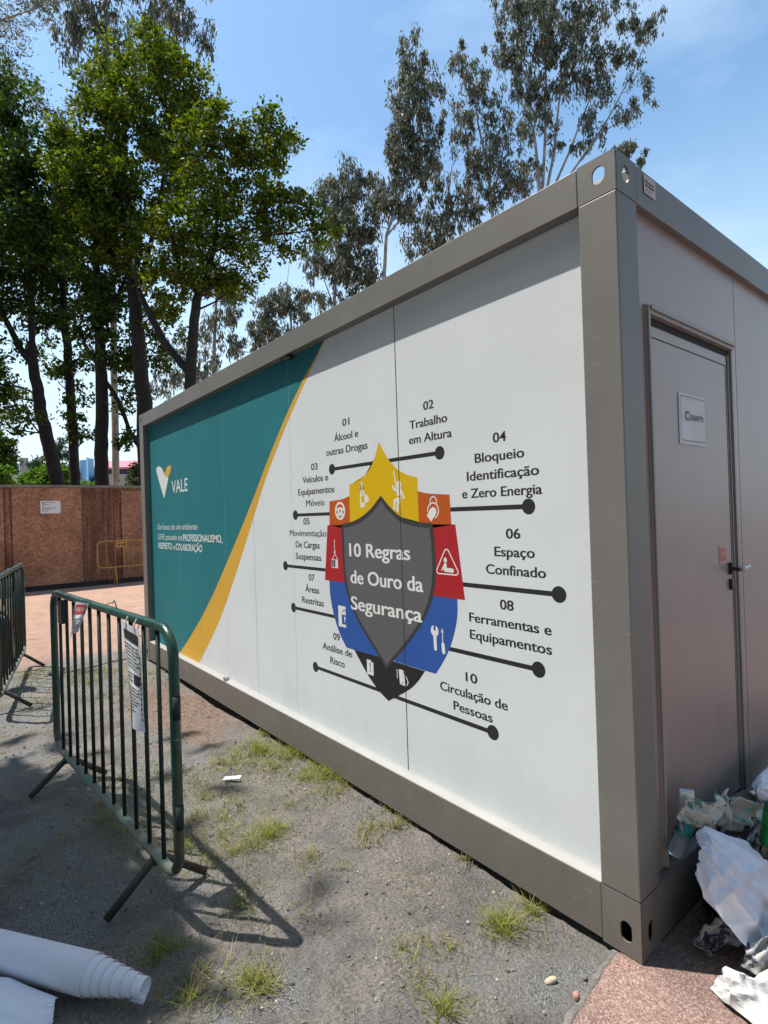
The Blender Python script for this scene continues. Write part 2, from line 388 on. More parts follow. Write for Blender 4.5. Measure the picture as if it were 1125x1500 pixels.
def casting(sx, sy, top):
    """hollow corner casting at the corner (x = 0 or -L, y = 0 or W)"""
    mb = MB(); z0, h = (H_ - HT + 0.002, HT - 0.002) if top else (0, HB - 0.003)
    x0 = 0 if sx else -L_; y0 = 0 if sy == 0 else W_
    dx = -1 if sx else 1; dy = 1 if sy == 0 else -1
    hz = h * 0.54 if top else h * 0.40
    plate_with_hole(mb, (x0 + dx * A_, y0, z0), (-dx, 0, 0), (0, 0, 1), (0, -dy, 0), A_ - .001, h, A_ * 0.56 if top else A_ * .62, hz, 0.024 if top else .021, 0.031 if top else .036)
    plate_with_hole(mb, (x0, y0 + dy * B_, z0), (0, -dy, 0), (0, 0, 1), (-dx, 0, 0), B_ - .009, h, B_ * 0.52, hz, 0.024 if top else .021, 0.031 if top else .036)
    xa, xb = sorted((x0 + dx * .010, x0 + dx * A_)); ya, yb = sorted((y0 + dy * .010, y0 + dy * B_))
    mb.box((xa, ya, z0 + .001), (xb, yb, z0 + .007))
    o = mb.build('corner_casting', M['frame'], office)
    if not top:
        q = MB().box((xa + .055 * (dx > 0), ya + .055 * (dy > 0), z0 + .008), (xb - .055 * (dx < 0), yb - .055 * (dy < 0), z0 + h - .004)); q.build('core', M['joint'], o)
for sx in (1, 0):
    for sy in (0, 1):
        for t in (True, False): casting(sx, sy, t)
        xa, xb = ((-A_, 0) if sx else (-L_, -L_ + A_)); ya, yb = ((0, B_) if sy == 0 else (W_ - B_, W_))
        MB().box((xa, ya, HB), (xb, yb, H_ - HT)).build('corner_post', M['frame'], office, bevel=0.004)
def rail(name, a, b): return MB().box(a, b).build(name, M['frame'], office, bevel=0.003)
rail('top_rail', (-L_ + A_ + .002, 0.001, H_ - HT), (-A_ - .004, 0.10, H_ - .003))
rail('top_rail', (-L_ + A_, W_ - .10, H_ - HT), (-A_, W_ - .001, H_ - .003))
rail('bottom_rail', (-L_ + A_ + .002, 0.001, 0.006), (-A_ - .002, 0.10, HB))
rail('bottom_rail', (-L_ + A_, W_ - .10, 0.006), (-A_, W_ - .001, HB))
for x0, x1 in ((-0.10, -0.001), (-L_ + .001, -L_ + .10)):
    rail('top_rail', (x0, B_ + .003, H_ - HT), (x1, W_ - B_ - .003, H_ - .003))
    rail('bottom_rail', (x0, B_ + .003, 0.006), (x1, W_ - B_ - .003, HB))
MB().box((-L_ + .09, .09, H_ - .05), (-.09, W_ - .09, H_ - .025)).build('roof', M['white'], office)
MB().box((-L_ + .1, .11, 0.03), (-.1, W_ - .11, 0.09)).build('floor_frame', M['joint'], office)
# white drip trim on the bottom rail
MB().add([(-L_ + A_, .003, HB + .001), (-A_, .003, HB + .001), (-A_, .036, HB + .013), (-L_ + A_, .036, HB + .013), (-L_ + A_, D_ + .02, HB + .013), (-A_, D_ + .02, HB + .013)],
         [(0, 1, 2, 3), (3, 2, 5, 4)]).build('sill_trim', M['trim'], office)
# long wall: insulated panels with visible joints
SEAMS = [-A_, -1.247, -2.377, -3.515, -4.665, -L_ + A_]
for a, b in zip(SEAMS[1:], SEAMS[:-1]):
    ga, gb_ = (.003 if a == SEAMS[1] else .0004), (.003 if b == SEAMS[1] else .0004)
    MB().box((a + ga, D_, HB - .02), (b - gb_, D_ + .05, H_ - HT + .02)).build('wall_panel', M['panel'], office, bevel=0.0012)
MB().box((-L_ + A_, D_ + .012, HB), (-A_, D_ + .04, H_ - HT)).build('joint_backing', M['joint'], office)
MB().box((-L_ + A_, W_ - D_ - .05, HB - .02), (-A_, W_ - D_, H_ - HT + .02)).build('wall_panel', M['panel'], office)
MB().box((-L_ + D_, B_, HB - .02), (-L_ + D_ + .05, W_ - B_, H_ - HT + .02)).build('end_panel', M['endpanel'], office)
# short wall
XF = -0.030
for a, b, z0 in ((B_ - .01, 1.168, None), (1.174, W_ - B_ + .01, HB - .02)):
    mb = MB()
    if z0 is None:
        mb.box((XF - .05, a, HB - .02), (XF, 0.243, H_ - HT + .02)); mb.box((XF - .05, 0.243, 2.29), (XF, 1.108, H_ - HT + .02)); mb.box((XF - .05, 1.108, HB - .02), (XF, b, H_ - HT + .02))
    else: mb.box((XF - .05, a, z0), (XF, b, H_ - HT + .02))
    mb.build('end_panel', M['endpanel'], office)
MB().box((XF - .04, B_, HB), (XF - .008, W_ - B_, H_ - HT)).build('joint_backing', M['joint'], office)
MB().add([(-.002, B_, HB + .001), (-.002, W_ - B_, HB + .001), (XF - .04, W_ - B_, HB + .006), (XF - .04, B_, HB + .006)], [(0, 1, 2, 3)]).build('sill_trim', M['frame'], office)
# door
DY0, DY1, DZ0, DZ1 = 0.264, 1.058, 0.232, 2.255
fr = MB()
fr.box((XF - .01, 0.243, HB + .01), (XF + .016, 0.2585, 2.318)); fr.box((XF - .012, 0.236, HB + .01), (XF + .006, 0.2428, 2.322))
fr.box((XF - .01, 0.2588, 2.288), (XF + .014, 1.108, 2.303)); fr.box((XF - .012, 0.2588, 2.3033), (XF + .022, 1.112, 2.318))
fr.box((XF - .01, 1.066, HB + .01), (XF + .001, 1.074, 2.262)); fr.box((XF - .01, 1.096, HB + .01), (XF + .006, 1.114, 2.287))
fr.build('door_frame', mat('door_frame_steel', (0.30, 0.275, 0.25), 0.45, 0, 0.08, 5), office, bevel=0.0015)
MB().box((XF - .03, 0.2585, 2.262), (XF - .012, 1.096, 2.287)).box((XF - .03, 1.074, HB + .01), (XF - .012, 1.0955, 2.2615)).box((XF - .03, 1.0585, HB + .01), (XF - .013, 1.0655, 2.2615)).build('door_gap', M['joint'], office)
door = MB().box((XF - .045, DY0, DZ0), (XF - .004, DY1, DZ1)).build('door', M['endpanel'], office, bevel=0.003)
dl = MB()   # folded edge line of the leaf
dl.box((XF - .0045, DY0 + .012, 2.208), (XF - .0028, DY1 - .012, 2.212)); dl.box((XF - .0045, DY0 + .010, DZ0 + .03), (XF - .0028, DY0 + .0135, 2.208)); dl.box((XF - .0045, DY1 - .0165, DZ0 + .02), (XF - .0028, DY1 - .0125, 2.208))
dl.build('leaf_edge', M['joint'], door)
hd = MB(); hd.box((XF - .004, 0.998, 1.235), (XF + .012, 1.016, 1.290)); hd.tube([(XF + .008, 1.007, 1.262), (XF + .045, 1.007, 1.262)], 0.009, 10)
hd.build('handle_plate', M['grime'], door, bevel=0.002)
MB().tube([(XF + .043, 1.000, 1.262), (XF + .046, 1.03, 1.264), (XF + .046, 1.10, 1.268)], [0.011, 0.0125, 0.011], 10).build('handle', M['chrome'], door)
MB().box((XF - .004, 1.000, 1.165), (XF + .010, 1.020, 1.215)).build('lock', M['grime'], door, bevel=0.003)
MB().box((XF - .003, 1.022, 1.172), (XF + .006, 1.034, 1.208)).build('lock', M['chrome'], door, bevel=0.003)
# little plate hanging under the top rail
MB().box((-2.545, 0.006, H_ - HT - .012), (-2.40, .030, H_ - HT)).build('rail_clip', M['frame'], office)
MB().box((-2.32, 0.008, H_ - HT - .03), (-2.27, .036, H_ - HT)).build('rail_clip', M['joint'], office)
MB().box((-3.535, 0.004, HB + .006), (-3.49, .040, HB + .034)).build('panel_bracket', M['chrome'], office, bevel=0.003)

# ------------------------------------------------------------------ the mural
FILM = 0.10       # printed film: the layers below are a tenth of a millimetre apart
class Flat(MB):
    """flat shapes on the long wall: (x, z) at a given depth"""
    dx = -0.015
    def poly(s, pts, y):
        pts = [(p[0] + s.dx, p[1]) for p in pts]; y = D_ - (D_ - y) * FILM
        ar = sum(pts[i][0] * pts[(i + 1) % len(pts)][1] - pts[(i + 1) % len(pts)][0] * pts[i][1] for i in range(len(pts)))
        if ar < 0: pts = pts[::-1]
        bm = bmesh.new(); vv = [bm.verts.new((p[0], y, p[1])) for p in pts]; bm.faces.new(vv)
        bmesh.ops.triangulate(bm, faces=bm.faces[:]); bm.verts.index_update()
        s.add([v.co[:] for v in bm.verts], [tuple(v.index for v in f.verts) for f in bm.faces]); bm.free(); return s
    def disc(s, c, r, y, rz=None, n=28): return s.poly([(c[0] + r * math.cos(2 * PI * k / n), c[1] + (rz or r) * math.sin(2 * PI * k / n)) for k in range(n)], y)
    def stroke(s, pts, w, y, closed=False, cap=True):
        m = len(pts)
        for i in range(m if closed else m - 1):
            a, b = Vector(pts[i]), Vector(pts[(i + 1) % m]); t = (b - a)
            if t.length < 1e-7: continue
            t.normalize(); nn = Vector((-t.y, t.x)) * w / 2
            s.poly([tuple(a + nn), tuple(a - nn), tuple(b - nn), tuple(b + nn)], y - 0.00003 * i)
        if cap:
            for p in pts: s.disc(p, w / 2, y - 0.0004, n=12)
        return s
def smooth(pts, it=2, keep=()):
    """Chaikin smoothing of a closed outline; the corners named in keep stay sharp"""
    keep = set(keep); cur = [(p, i in keep) for i, p in enumerate(pts)]
    for _ in range(it):
        new = []
        for i, (p, k) in enumerate(cur):
            q, kq = cur[(i + 1) % len(cur)]
            if k: new.append((p, True))
            else: new.append(((p[0] * .75 + q[0] * .25, p[1] * .75 + q[1] * .25), False))
            if not kq: new.append(((p[0] * .25 + q[0] * .75, p[1] * .25 + q[1] * .75), False))
            elif False: pass
        cur = new
    return [p for p, k in cur]

YP = D_
TOPZ = H_ - HT + .005; BOTZ = HB + .010
goldL = [(-1.896, 2.665), (-2.031, 2.560), (-2.170, 2.463), (-2.371, 2.300), (-2.553, 2.131), (-2.72, 1.965), (-2.931, 1.742), (-3.183, 1.490), (-3.422, 1.262), (-3.653, 1.045), (-3.850, 0.868), (-4.098, 0.665), (-4.38, 0.460), (-4.743, 0.217)]
goldR = [(-1.880, 2.665), (-1.990, 2.575), (-2.095, 2.484), (-2.231, 2.366), (-2.401, 2.207), (-2.557, 2.050), (-2.725, 1.868), (-2.858, 1.703), (-2.977, 1.545), (-3.174, 1.290), (-3.362, 1.058), (-3.562, 0.818), (-3.802, 0.570), (-4.199, 0.217)]
def dense(p, n=6):
    out = []
    for i in range(len(p) - 1):
        p0, p1, p2, p3 = p[max(i - 1, 0)], p[i], p[i + 1], p[min(i + 2, len(p) - 1)]
        for k in range(n):
            t = k / n
            out.append(tuple(0.5 * (2 * b + (c - a) * t + (2 * a - 5 * b + 4 * c - d) * t * t + (3 * b - a - 3 * c + d) * t ** 3) for a, b, c, d in zip(p0, p1, p2, p3)))
    return out + [p[-1]]
gL, gR = dense(goldL), dense(goldR)
mural = Flat().poly([(-L_ + A_ + .002, BOTZ), *gL[::-1], (-L_ + A_ + .002, TOPZ)], YP - .0010).build('teal_field', M['teal'], office)
Flat().poly([*gL, *gR[::-1]], YP - .0016).build('gold_band', M['gold'], mural)
vW = smooth([(-5.335, 2.134), (-5.302, 2.165), (-5.241, 2.174), (-5.166, 2.16), (-5.1, 2.123), (-5.038, 2.058), (-4.984, 2.033), (-4.901, 2.044), (-5.083, 1.813)], 2, (8,))
vG = smooth([(-5.047, 2.077), (-4.987, 2.123), (-4.901, 2.154), (-4.822, 2.14), (-4.842, 2.093), (-4.901, 2.041), (-4.968, 2.032), (-5.011, 2.042)], 2, ())
lg = Flat().poly(vW, YP - .002).build('emblem', M['white'], mural)
Flat().poly(vG, YP - .0026).build('emblem', M['gold'], mural)
for xs in (-1.55, -2.96, -4.12):          # overlap lines of the printed film
    Flat().poly([(xs, BOTZ), (xs + .0035, BOTZ), (xs + .0035, TOPZ), (xs, TOPZ)], YP - .0006 if xs > -2.5 else YP - .0024).build('film_seam', M['tealseam'] if xs < -2.5 else M['filmedge'], office)

# lettering -------------------------------------------------------------------
_glyph = {}
def text_mesh(s, off=0.0, spacing=1.0):
    cu = bpy.data.curves.new('t', 'FONT'); cu.body = s; cu.offset = off; cu.size = 1.0; cu.fill_mode = 'FRONT'; cu.space_character = spacing; cu.resolution_u = 5
    ob = bpy.data.objects.new('t', cu); C.objects.link(ob)
    dg = bpy.context.evaluated_depsgraph_get(); me = bpy.data.meshes.new_from_object(ob.evaluated_get(dg))
    v = [tuple(q.co) for q in me.vertices]; f = [tuple(p.vertices) for p in me.polygons]
    bpy.data.objects.remove(ob); bpy.data.curves.remove(cu); bpy.data.meshes.remove(me)
    return v, f
_hv, _ = text_mesh('H'); CAP = max(v[1] for v in _hv) - min(v[1] for v in _hv)
def put_text(mb, s, x0, x1, z, cap, fn, off=0.012, spacing=1.0):
    """one line, fitted between x0 and x1 with its baseline at z; fn maps (a, b) to a point"""
    v, f = text_mesh(s, off, spacing); a0 = min(q[0] for q in v); a1 = max(q[0] for q in v)
    kx = (x1 - x0) / (a1 - a0); kz = cap / CAP
    mb.add([fn(x0 + (q[0] - a0) * kx, z + q[1] * kz) for q in v], f)
wallfn = lambda y: (lambda a, b: (a + Flat.dx, D_ - (D_ - y) * FILM, b))
RULES = [
 [('01', -1.733, -1.661, 2.099), ('Álcool e', -1.825, -1.580, 2.018), ('outras Drogas', -1.916, -1.495, 1.939)],
 [('02', -1.031, -0.959, 2.076), ('Trabalho', -1.136, -0.871, 1.996), ('em Altura', -1.144, -0.844, 1.920)],
 [('03', -2.098, -2.022, 1.866), ('Veículos e', -2.210, -1.906, 1.789), ('Equipamentos', -2.272, -1.840, 1.711), ('Móveis', -2.175, -1.955, 1.634)],
 [('04', -0.599, -0.529, 1.862), ('Bloqueio', -0.706, -0.439, 1.783), ('Identificação', -0.757, -0.370, 1.705), ('e Zero Energia', -0.789, -0.359, 1.627)],
 [('05', -2.216, -2.140, 1.516), ('Movimentação', -2.402, -1.945, 1.438), ('De Cargas', -2.326, -2.026, 1.361), ('Suspensas', -2.331, -2.013, 1.282)],
 [('06', -0.545, -0.472, 1.445), ('Espaço', -0.611, -0.404, 1.367), ('Confinado', -0.662, -0.354, 1.288)],
 [('07', -2.172, -2.100, 1.148), ('Áreas', -2.219, -2.049, 1.070), ('Restritas', -2.264, -1.999, 0.993)],
 [('08', -0.590, -0.519, 1.138), ('Ferramentas e', -0.771, -0.337, 1.061), ('Equipamentos', -0.770, -0.338, 0.983)],
 [('09', -1.902, -1.831, 0.802), ('Análise de', -2.027, -1.708, 0.723), ('Risco', -1.944, -1.789, 0.647)],
 [('10', -0.805, -0.736, 0.780), ('Circulação de', -0.975, -0.568, 0.702), ('Pessoas', -0.889, -0.654, 0.627)],
]
for blk in RULES:
    for k, (s, x0, x1, z) in enumerate(blk):
        mb = MB(); [put_text(mb, s, x0 + dx, x1 + dx, z, 0.0415, wallfn(YP - .0012 - .0003 * q), 0.0 if 'M' in s else 0.008) for q, dx in enumerate((0, -.0014, .0014))]; mb.build('rule_line' if k else 'rule_number', M['ink'], office)
# leader lines with a dot at the end
def leader(z, xs, xe, dot, r=0.033, w=0.0205, dot2=None):
    fl = Flat(); fl.poly([(xs, z - w / 2), (xe, z - w / 2), (xe, z + w / 2), (xs, z + w / 2)], YP - .0012); fl.disc((dot, z), r, YP - .0014)
    if dot2 is not None: fl.disc((dot2, z), r, YP - .0015)
    fl.build('leader_line', M['ink'], office)
leader(1.853, -1.859, -0.928, -0.928, dot2=-1.859)
leader(1.580, -2.319, -1.85, -2.319); leader(1.578, -0.90, -0.426, -0.426)
leader(1.228, -2.479, -1.93, -2.479); leader(1.228, -0.82, -0.297, -0.297)
leader(0.945, -2.383, -1.85, -2.383); leader(0.912, -0.92, -0.404, -0.404)
leader(0.588, -2.122, -1.42, -2.122); leader(0.584, -1.35, -0.654, -0.654)

# shield ----------------------------------------------------------------------
Y1, Y2, Y3, Y4, Y5 = YP - .0022, YP - .0030, YP - .0038, YP - .0046, YP - .0054
bd = [(-1.389, 1.669), (-1.326, 1.612), (-1.246, 1.556), (-1.166, 1.530), (-1.09, 1.519), (-0.993, 1.514), (-0.980, 1.415), (-0.977, 1.320), (-0.980, 1.260), (-0.990, 1.200), (-1.020, 1.113), (-1.086, 1.010), (-1.166, 0.922), (-1.264, 0.830), (-1.389, 0.718),
      (-1.437, 0.762), (-1.512, 0.830), (-1.617, 0.922), (-1.698, 1.022), (-1.750, 1.120), (-1.771, 1.220), (-1.778, 1.320), (-1.776, 1.405), (-1.778, 1.515), (-1.672, 1.525), (-1.572, 1.554), (-1.474, 1.603)]
shield = Flat().poly(smooth(bd, 2, (0, 5, 14, 23)), Y3).build('shield', M['black'], office)
shield.data.materials[0] = mat('shield_border', (0.045, 0.044, 0.046), 0.45)
cxs = -1.385
inn = [(cxs + (x - cxs) * 0.938, 1.200 + (z - 1.200) * (0.93 if z > 1.2 else 0.948)) for x, z in bd]
inn[5] = (-1.016, 1.490); inn[23] = (-1.755, 1.491)
Flat().poly(smooth(inn, 2, (0, 5, 14, 23)), Y4).build('shield_face', M['grey'], shield)
def seg(pts, m, y=Y1, keep=None):
    k = range(len(pts)) if keep is None else keep
    return Flat().poly(smooth(pts, 2, k), y).build('shield_segment', M[m], shield)
seg([(-1.39, 1.966), (-1.354, 1.907), (-1.314, 1.857), (-1.263, 1.811), (-1.207, 1.78), (-1.149, 1.758), (-1.092, 1.747), (-1.09, 1.49), (-1.4, 1.42), (-1.686, 1.49), (-1.683, 1.747), (-1.62, 1.757), (-1.56, 1.774), (-1.503, 1.804), (-1.460, 1.842), (-1.424, 1.895)], 'yellow', Y2, (0, 6, 7, 9, 10))
seg([(-1.093, 1.678), (-1.046, 1.666), (-0.999, 1.659), (-0.871, 1.649), (-0.865, 1.505), (-1.093, 1.48)], 'orange', Y1, (0, 3, 4, 5))
seg([(-1.680, 1.681), (-1.725, 1.671), (-1.769, 1.663), (-1.898, 1.657), (-1.905, 1.509), (-1.680, 1.48)], 'orange', Y1, (0, 3, 4, 5))
seg([(-1.929, 1.509), (-1.70, 1.509), (-1.66, 1.164), (-1.976, 1.164)], 'red')
seg([(-1.05, 1.509), (-0.840, 1.507), (-0.794, 1.156), (-1.06, 1.156)], 'red')
seg([(-1.926, 1.1645), (-1.60, 1.1645), (-1.42, 0.774), (-1.762, 0.774), (-1.828, 0.840), (-1.885, 0.940), (-1.918, 1.045), (-1.926, 1.110)], 'blue', Y1, (0, 1, 2, 3))
seg([(-1.06, 1.1565), (-0.842, 1.1565), (-0.843, 1.080), (-0.865, 0.998), (-0.902, 0.912), (-0.950, 0.838), (-1.003, 0.772), (-1.32, 0.774)], 'blue', Y1, (0, 1, 6, 7))
seg([(-1.687, 0.776), (-1.08, 0.7705), (-1.132, 0.708), (-1.190, 0.657), (-1.285, 0.600), (-1.330, 0.575), (-1.380, 0.546), (-1.445, 0.575), (-1.500, 0.606), (-1.575, 0.664), (-1.630, 0.720)], 'black', Y1 + .0004, (0, 1, 5, 6, 7))
for s, x0, x1, z in (('10 Regras', -1.701, -1.166, 1.325), ('de Ouro da', -1.697, -1.076, 1.168), ('Segurança', -1.700, -1.091, 1.013)):
    tt = MB(); [put_text(tt, s, x0 + dx, x1 + dx, z, 0.0755, wallfn(Y5 - .0003 * q), 0.008) for q, dx in enumerate((0, -.0022, .0022))]; tt.build('title_line', M['white'], shield)
def slogan(*a): q = MB(); put_text(q, *a); q.build('slogan_word', M['white'], mural)
slogan('VALE', -4.826, -4.361, 1.857, 0.124, wallfn(YP - .002), 0.004)
slogan('Em busca de um ambiente', -5.327, -4.143, 1.480, 0.060, wallfn(YP - .002), -0.004)
slogan('LEVE pautado no', -5.329, -4.565, 1.372, 0.060, wallfn(YP - .002), -0.004)
slogan('PROFISSIONALISMO,', -4.537, -3.568, 1.369, 0.064, wallfn(YP - .002), 0.012)
slogan('RESPEITO', -5.320, -4.870, 1.273, 0.064, wallfn(YP - .002), 0.012)
slogan('e', -4.831, -4.776, 1.273, 0.060, wallfn(YP - .002), -0.004)
slogan('COLABORAÇÃO', -4.753, -4.032, 1.273, 0.064, wallfn(YP - .002), 0.012)
# pictograms: white shapes, with cut-outs laid over in the colour of the segment
def pict(name, white, cut=None, cm=None):
    o = white.build('pictogram', M['white'], shield)
    if cut: cut.build('pictogram', M[cm], shield)
ya, yc = Y2 - .0012, Y2 - .0022
# bottle and glass
w = Flat().poly([(-1.576, 1.753), (-1.552, 1.753), (-1.553, 1.715), (-1.540, 1.700), (-1.536, 1.688), (-1.536, 1.610), (-1.580, 1.610), (-1.580, 1.690), (-1.574, 1.703), (-1.567, 1.715), (-1.568, 1.743), (-1.576, 1.745)][::-1], ya); w.poly([(-1.536, 1.680), (-1.520, 1.680), (-1.503, 1.672), (-1.497, 1.655), (-1.503, 1.640), (-1.520, 1.633), (-1.536, 1.633)], ya - .0003)
c = Flat().poly([(-1.538, 1.677), (-1.560, 1.677), (-1.569, 1.668), (-1.570, 1.650), (-1.563, 1.638), (-1.538, 1.637)], yc)
pict('b', w, c, 'yellow')
# climber on two ropes
w = Flat().disc((-1.238, 1.720), .018, ya, .021)
w.stroke([(-1.275, 1.792), (-1.256, 1.706)], .008, ya - .0002); w.stroke([(-1.220, 1.730), (-1.226, 1.695)], .007, ya - .0003)
w.poly([(-1.256, 1.698), (-1.224, 1.697), (-1.222, 1.660), (-1.254, 1.660)], ya - .0005)
w.stroke([(-1.250, 1.692), (-1.272, 1.696), (-1.284, 1.712)], .015, ya - .0006); w.stroke([(-1.226, 1.692), (-1.210, 1.670), (-1.200, 1.649)], .015, ya - .0007)
w.poly([(-1.254, 1.653), (-1.222, 1.653), (-1.226, 1.637), (-1.250, 1.622), (-1.262, 1.634)], ya - .0008)
w.stroke([(-1.246, 1.641), (-1.275, 1.636), (-1.278, 1.594)], .017, ya - .0009); w.stroke([(-1.238, 1.632), (-1.250, 1.615), (-1.252, 1.584)], .017, ya - .0010)
pict('c', w)
# steering wheel
w = Flat().disc((-1.786, 1.595), .054, ya, .055); c = Flat()
c.poly([(-1.818, 1.610)] + [(-1.786 + .038 * math.cos(t), 1.602 + .034 * math.sin(t)) for t in np.linspace(PI * .92, PI * .08, 12)] + [(-1.754, 1.610), (-1.766, 1.615), (-1.786, 1.618), (-1.806, 1.615)], yc)
for q in ((-1.786, 1.595), (-1.818, 1.588), (-1.754, 1.588)): c.disc(q, .0075, yc - .0002, .011)
c.poly([(-1.802, 1.572), (-1.786, 1.563), (-1.770, 1.572), (-1.776, 1.558), (-1.786, 1.550), (-1.796, 1.558)], yc - .0004)
pict('s', w, c, 'orange')
# padlock with tag
w = Flat(); arc = lambda cx, cz, r, a0, a1, n=14, k=1.0: [(cx + r * math.cos(t), cz + r * k * math.sin(t)) for t in np.linspace(a0, a1, n)]
w.stroke([(-1.004, 1.603)] + arc(-.982, 1.622, .022, PI, 0) + [(-.960, 1.603)], .0065, ya, cap=True); w.stroke(arc(-.986, 1.576, .038, PI * 1.02, -PI * .38, 20, 1.0), .0065, ya - .0012)
w.poly([(-1.000, 1.588), (-.984, 1.594), (-.966, 1.586), (-.962, 1.566), (-.975, 1.548), (-1.002, 1.522), (-1.030, 1.552), (-1.016, 1.572)], ya - .0024)
c = Flat().disc((-.981, 1.580), .0055, yc - .0012)
pict('p', w, c, 'orange')
# crane hook with load
w = Flat().stroke([(-1.856, 1.418), (-1.858, 1.360), (-1.850, 1.350), (-1.856, 1.338), (-1.868, 1.345)], .006, ya); w.stroke([(-1.856, 1.335), (-1.885, 1.300)], .005, ya - .0006); w.stroke([(-1.856, 1.335), (-1.830, 1.303)], .005, ya - .0009)
w.poly([(-1.894, 1.300), (-1.826, 1.300), (-1.826, 1.246), (-1.894, 1.246)], ya - .0013)
c = Flat()
for a in (-1.889, -1.871): c.poly([(a, 1.296), (a + .014, 1.296), (a + .014, 1.251), (a, 1.251)], yc - .0003)
c.stroke([(-1.848, 1.300), (-1.848, 1.246)], .004, yc - .0006, cap=False)
pict('h', w, c, 'red')
# confined space triangle
w = Flat(); tri = arc(-.903, 1.372, .016, PI * .85, PI * .15, 6) + arc(-.846, 1.283, .014, PI * .15, -PI * .5, 6) + arc(-.959, 1.283, .014, -PI * .5, -PI * 1.15, 6)
w.stroke(tri, .0062, ya, closed=True); w.disc((-.913, 1.336), .0105, ya - .0012, .013)
w.stroke([(-.914, 1.312), (-.916, 1.290), (-.868, 1.288)], .020, ya - .0014); w.stroke([(-.920, 1.312), (-.938, 1.288)], .008, ya - .0020)
pict('t', w)
# door with padlock
w = Flat().poly([(-1.838, 1.020), (-1.760, 1.020), (-1.760, .893), (-1.838, .893)], ya)
c = Flat().poly([(-1.802, .968), (-1.750, .968), (-1.750, .910), (-1.802, .910)], yc); c.stroke(arc(-1.772, .978, .020, PI, PI * .1), .006, yc - .0004, cap=False)
pict('d', w, c, 'blue'); Flat().stroke([(-1.770, .948), (-1.771, .926)], .008, yc - .0012).disc((-1.770, .950), .008, yc - .0020).build('pictogram', M['white'], shield)
# spanner and screwdriver
w = Flat().disc((-1.002, .984), .027, ya, .028); w.stroke([(-1.002, .975), (-1.000, .897)], .021, ya - .0004)
w.stroke([(-.947, .925), (-.944, .890)], .022, ya - .0006); w.stroke([(-.949, .985), (-.948, .935)], .006, ya - .0010); w.poly([(-.950, 1.004), (-.940, .985), (-.949, .978), (-.958, .985)], ya - .0014)
c = Flat().poly([(-1.010, 1.020), (-.994, 1.020), (-.995, .990), (-1.002, .984), (-1.009, .990)], yc)
pict('w', w, c, 'blue')
# clipboard with exclamation mark
w = Flat().poly([(-1.565, .742), (-1.525, .742), (-1.525, .732), (-1.505, .732), (-1.505, .658), (-1.565, .658)], ya)
c = Flat().poly([(-1.539, .728), (-1.530, .728), (-1.532, .690), (-1.537, .690)], yc); c.disc((-1.5345, .679), .005, yc)
pict('e', w, c, 'black')
# walkway gate
w = Flat().poly([(-1.286, .738), (-1.262, .742), (-1.240, .734), (-1.256, .722), (-1.240, .705), (-1.236, .660), (-1.278, .662)], ya); w.stroke([(-1.262, .728), (-1.226, .708), (-1.212, .685), (-1.222, .668)], .006, ya - .0004)
w.stroke([(-1.300, .735), (-1.298, .690)], .005, ya - .001)
c = Flat().disc((-1.258, .672), .0045, yc)
pict('g', w, c, 'black')
# the open joint between two panels, cut through the printed film
Flat.dx = 0.0
for xs in SEAMS[1:-1]:
    wj = .0055 if xs == SEAMS[1] else .0016
    Flat().poly([(xs - wj / 2, BOTZ), (xs + wj / 2, BOTZ), (xs + wj / 2, TOPZ), (xs - wj / 2, TOPZ)], YP - .0062).build('panel_joint', M['joint'] if xs == SEAMS[1] else M['faint'], office)
    if xs == SEAMS[1]: Flat().poly([(xs + wj / 2, BOTZ), (xs + wj / 2 + .004, BOTZ), (xs + wj / 2 + .004, TOPZ), (xs + wj / 2, TOPZ)], YP - .0008).build('panel_joint', M['white'], office)

# ------------------------------------------------------------------ notices on the office
def end_rect(mb, y0, y1, z0, z1, x): return mb.add([(x, y0, z0), (x, y1, z0), (x, y1, z1), (x, y0, z1)], [(0, 1, 2, 3)])
nt_ = empty('door_notice', (XF, 0.655, 1.92)); tag(nt_, 'framed white paper notice with a dark word, taped to the office door', 'notice')
def notice_part(name, mb, m, root):
    o = mb.build(name, m); o.parent = root; o.matrix_parent_inverse = Matrix.Translation(-Vector(root.location)); return o
mb = MB(); nx_, nyy = 9, 11; vs = []
for j in range(nyy):
    for i in range(nx_):
        u, v = i / (nx_ - 1), j / (nyy - 1); vs.append((XF - .0015 + .0016 * abs(fbm(u * 3, v * 4, 1.7, 3)), 0.518 + .279 * u, 1.815 + .212 * v))
mb.add(vs, [(j * nx_ + i, j * nx_ + i + 1, (j + 1) * nx_ + i + 1, (j + 1) * nx_ + i) for j in range(nyy - 1) for i in range(nx_ - 1)], True)
notice_part('sheet', mb, M['paper'], nt_)
mb = MB(); xx = XF + .0022
for y0, y1, z0, z1 in ((.530, .786, 2.012, 2.0145), (.530, .786, 1.829, 1.8315), (.530, .5325, 1.8315, 2.012), (.7835, .786, 1.8315, 2.012)): end_rect(mb, y0, y1, z0, z1, xx)
notice_part('border', mb, M['ink'], nt_)
mb = MB(); fnx = lambda a, b: (xx, a, b)
put_text(mb, 'C', .574, .612, 1.916, .036, fnx, .02); put_text(mb, 'ONA', .616, .700, 1.918, .024, fnx, .014); put_text(mb, 'M', .703, .740, 1.918, .026, fnx, .0); put_text(mb, 'I', .746, .752, 1.918, .024, fnx, .014)
notice_part('lettering', mb, mat('teal_grey_ink', (0.05, 0.085, 0.09), 0.6), nt_)
st = empty('door_sticker', (XF, .92, 1.34)); tag(st, 'small red square sticker with pale letters on the office door above its handle', 'sticker')
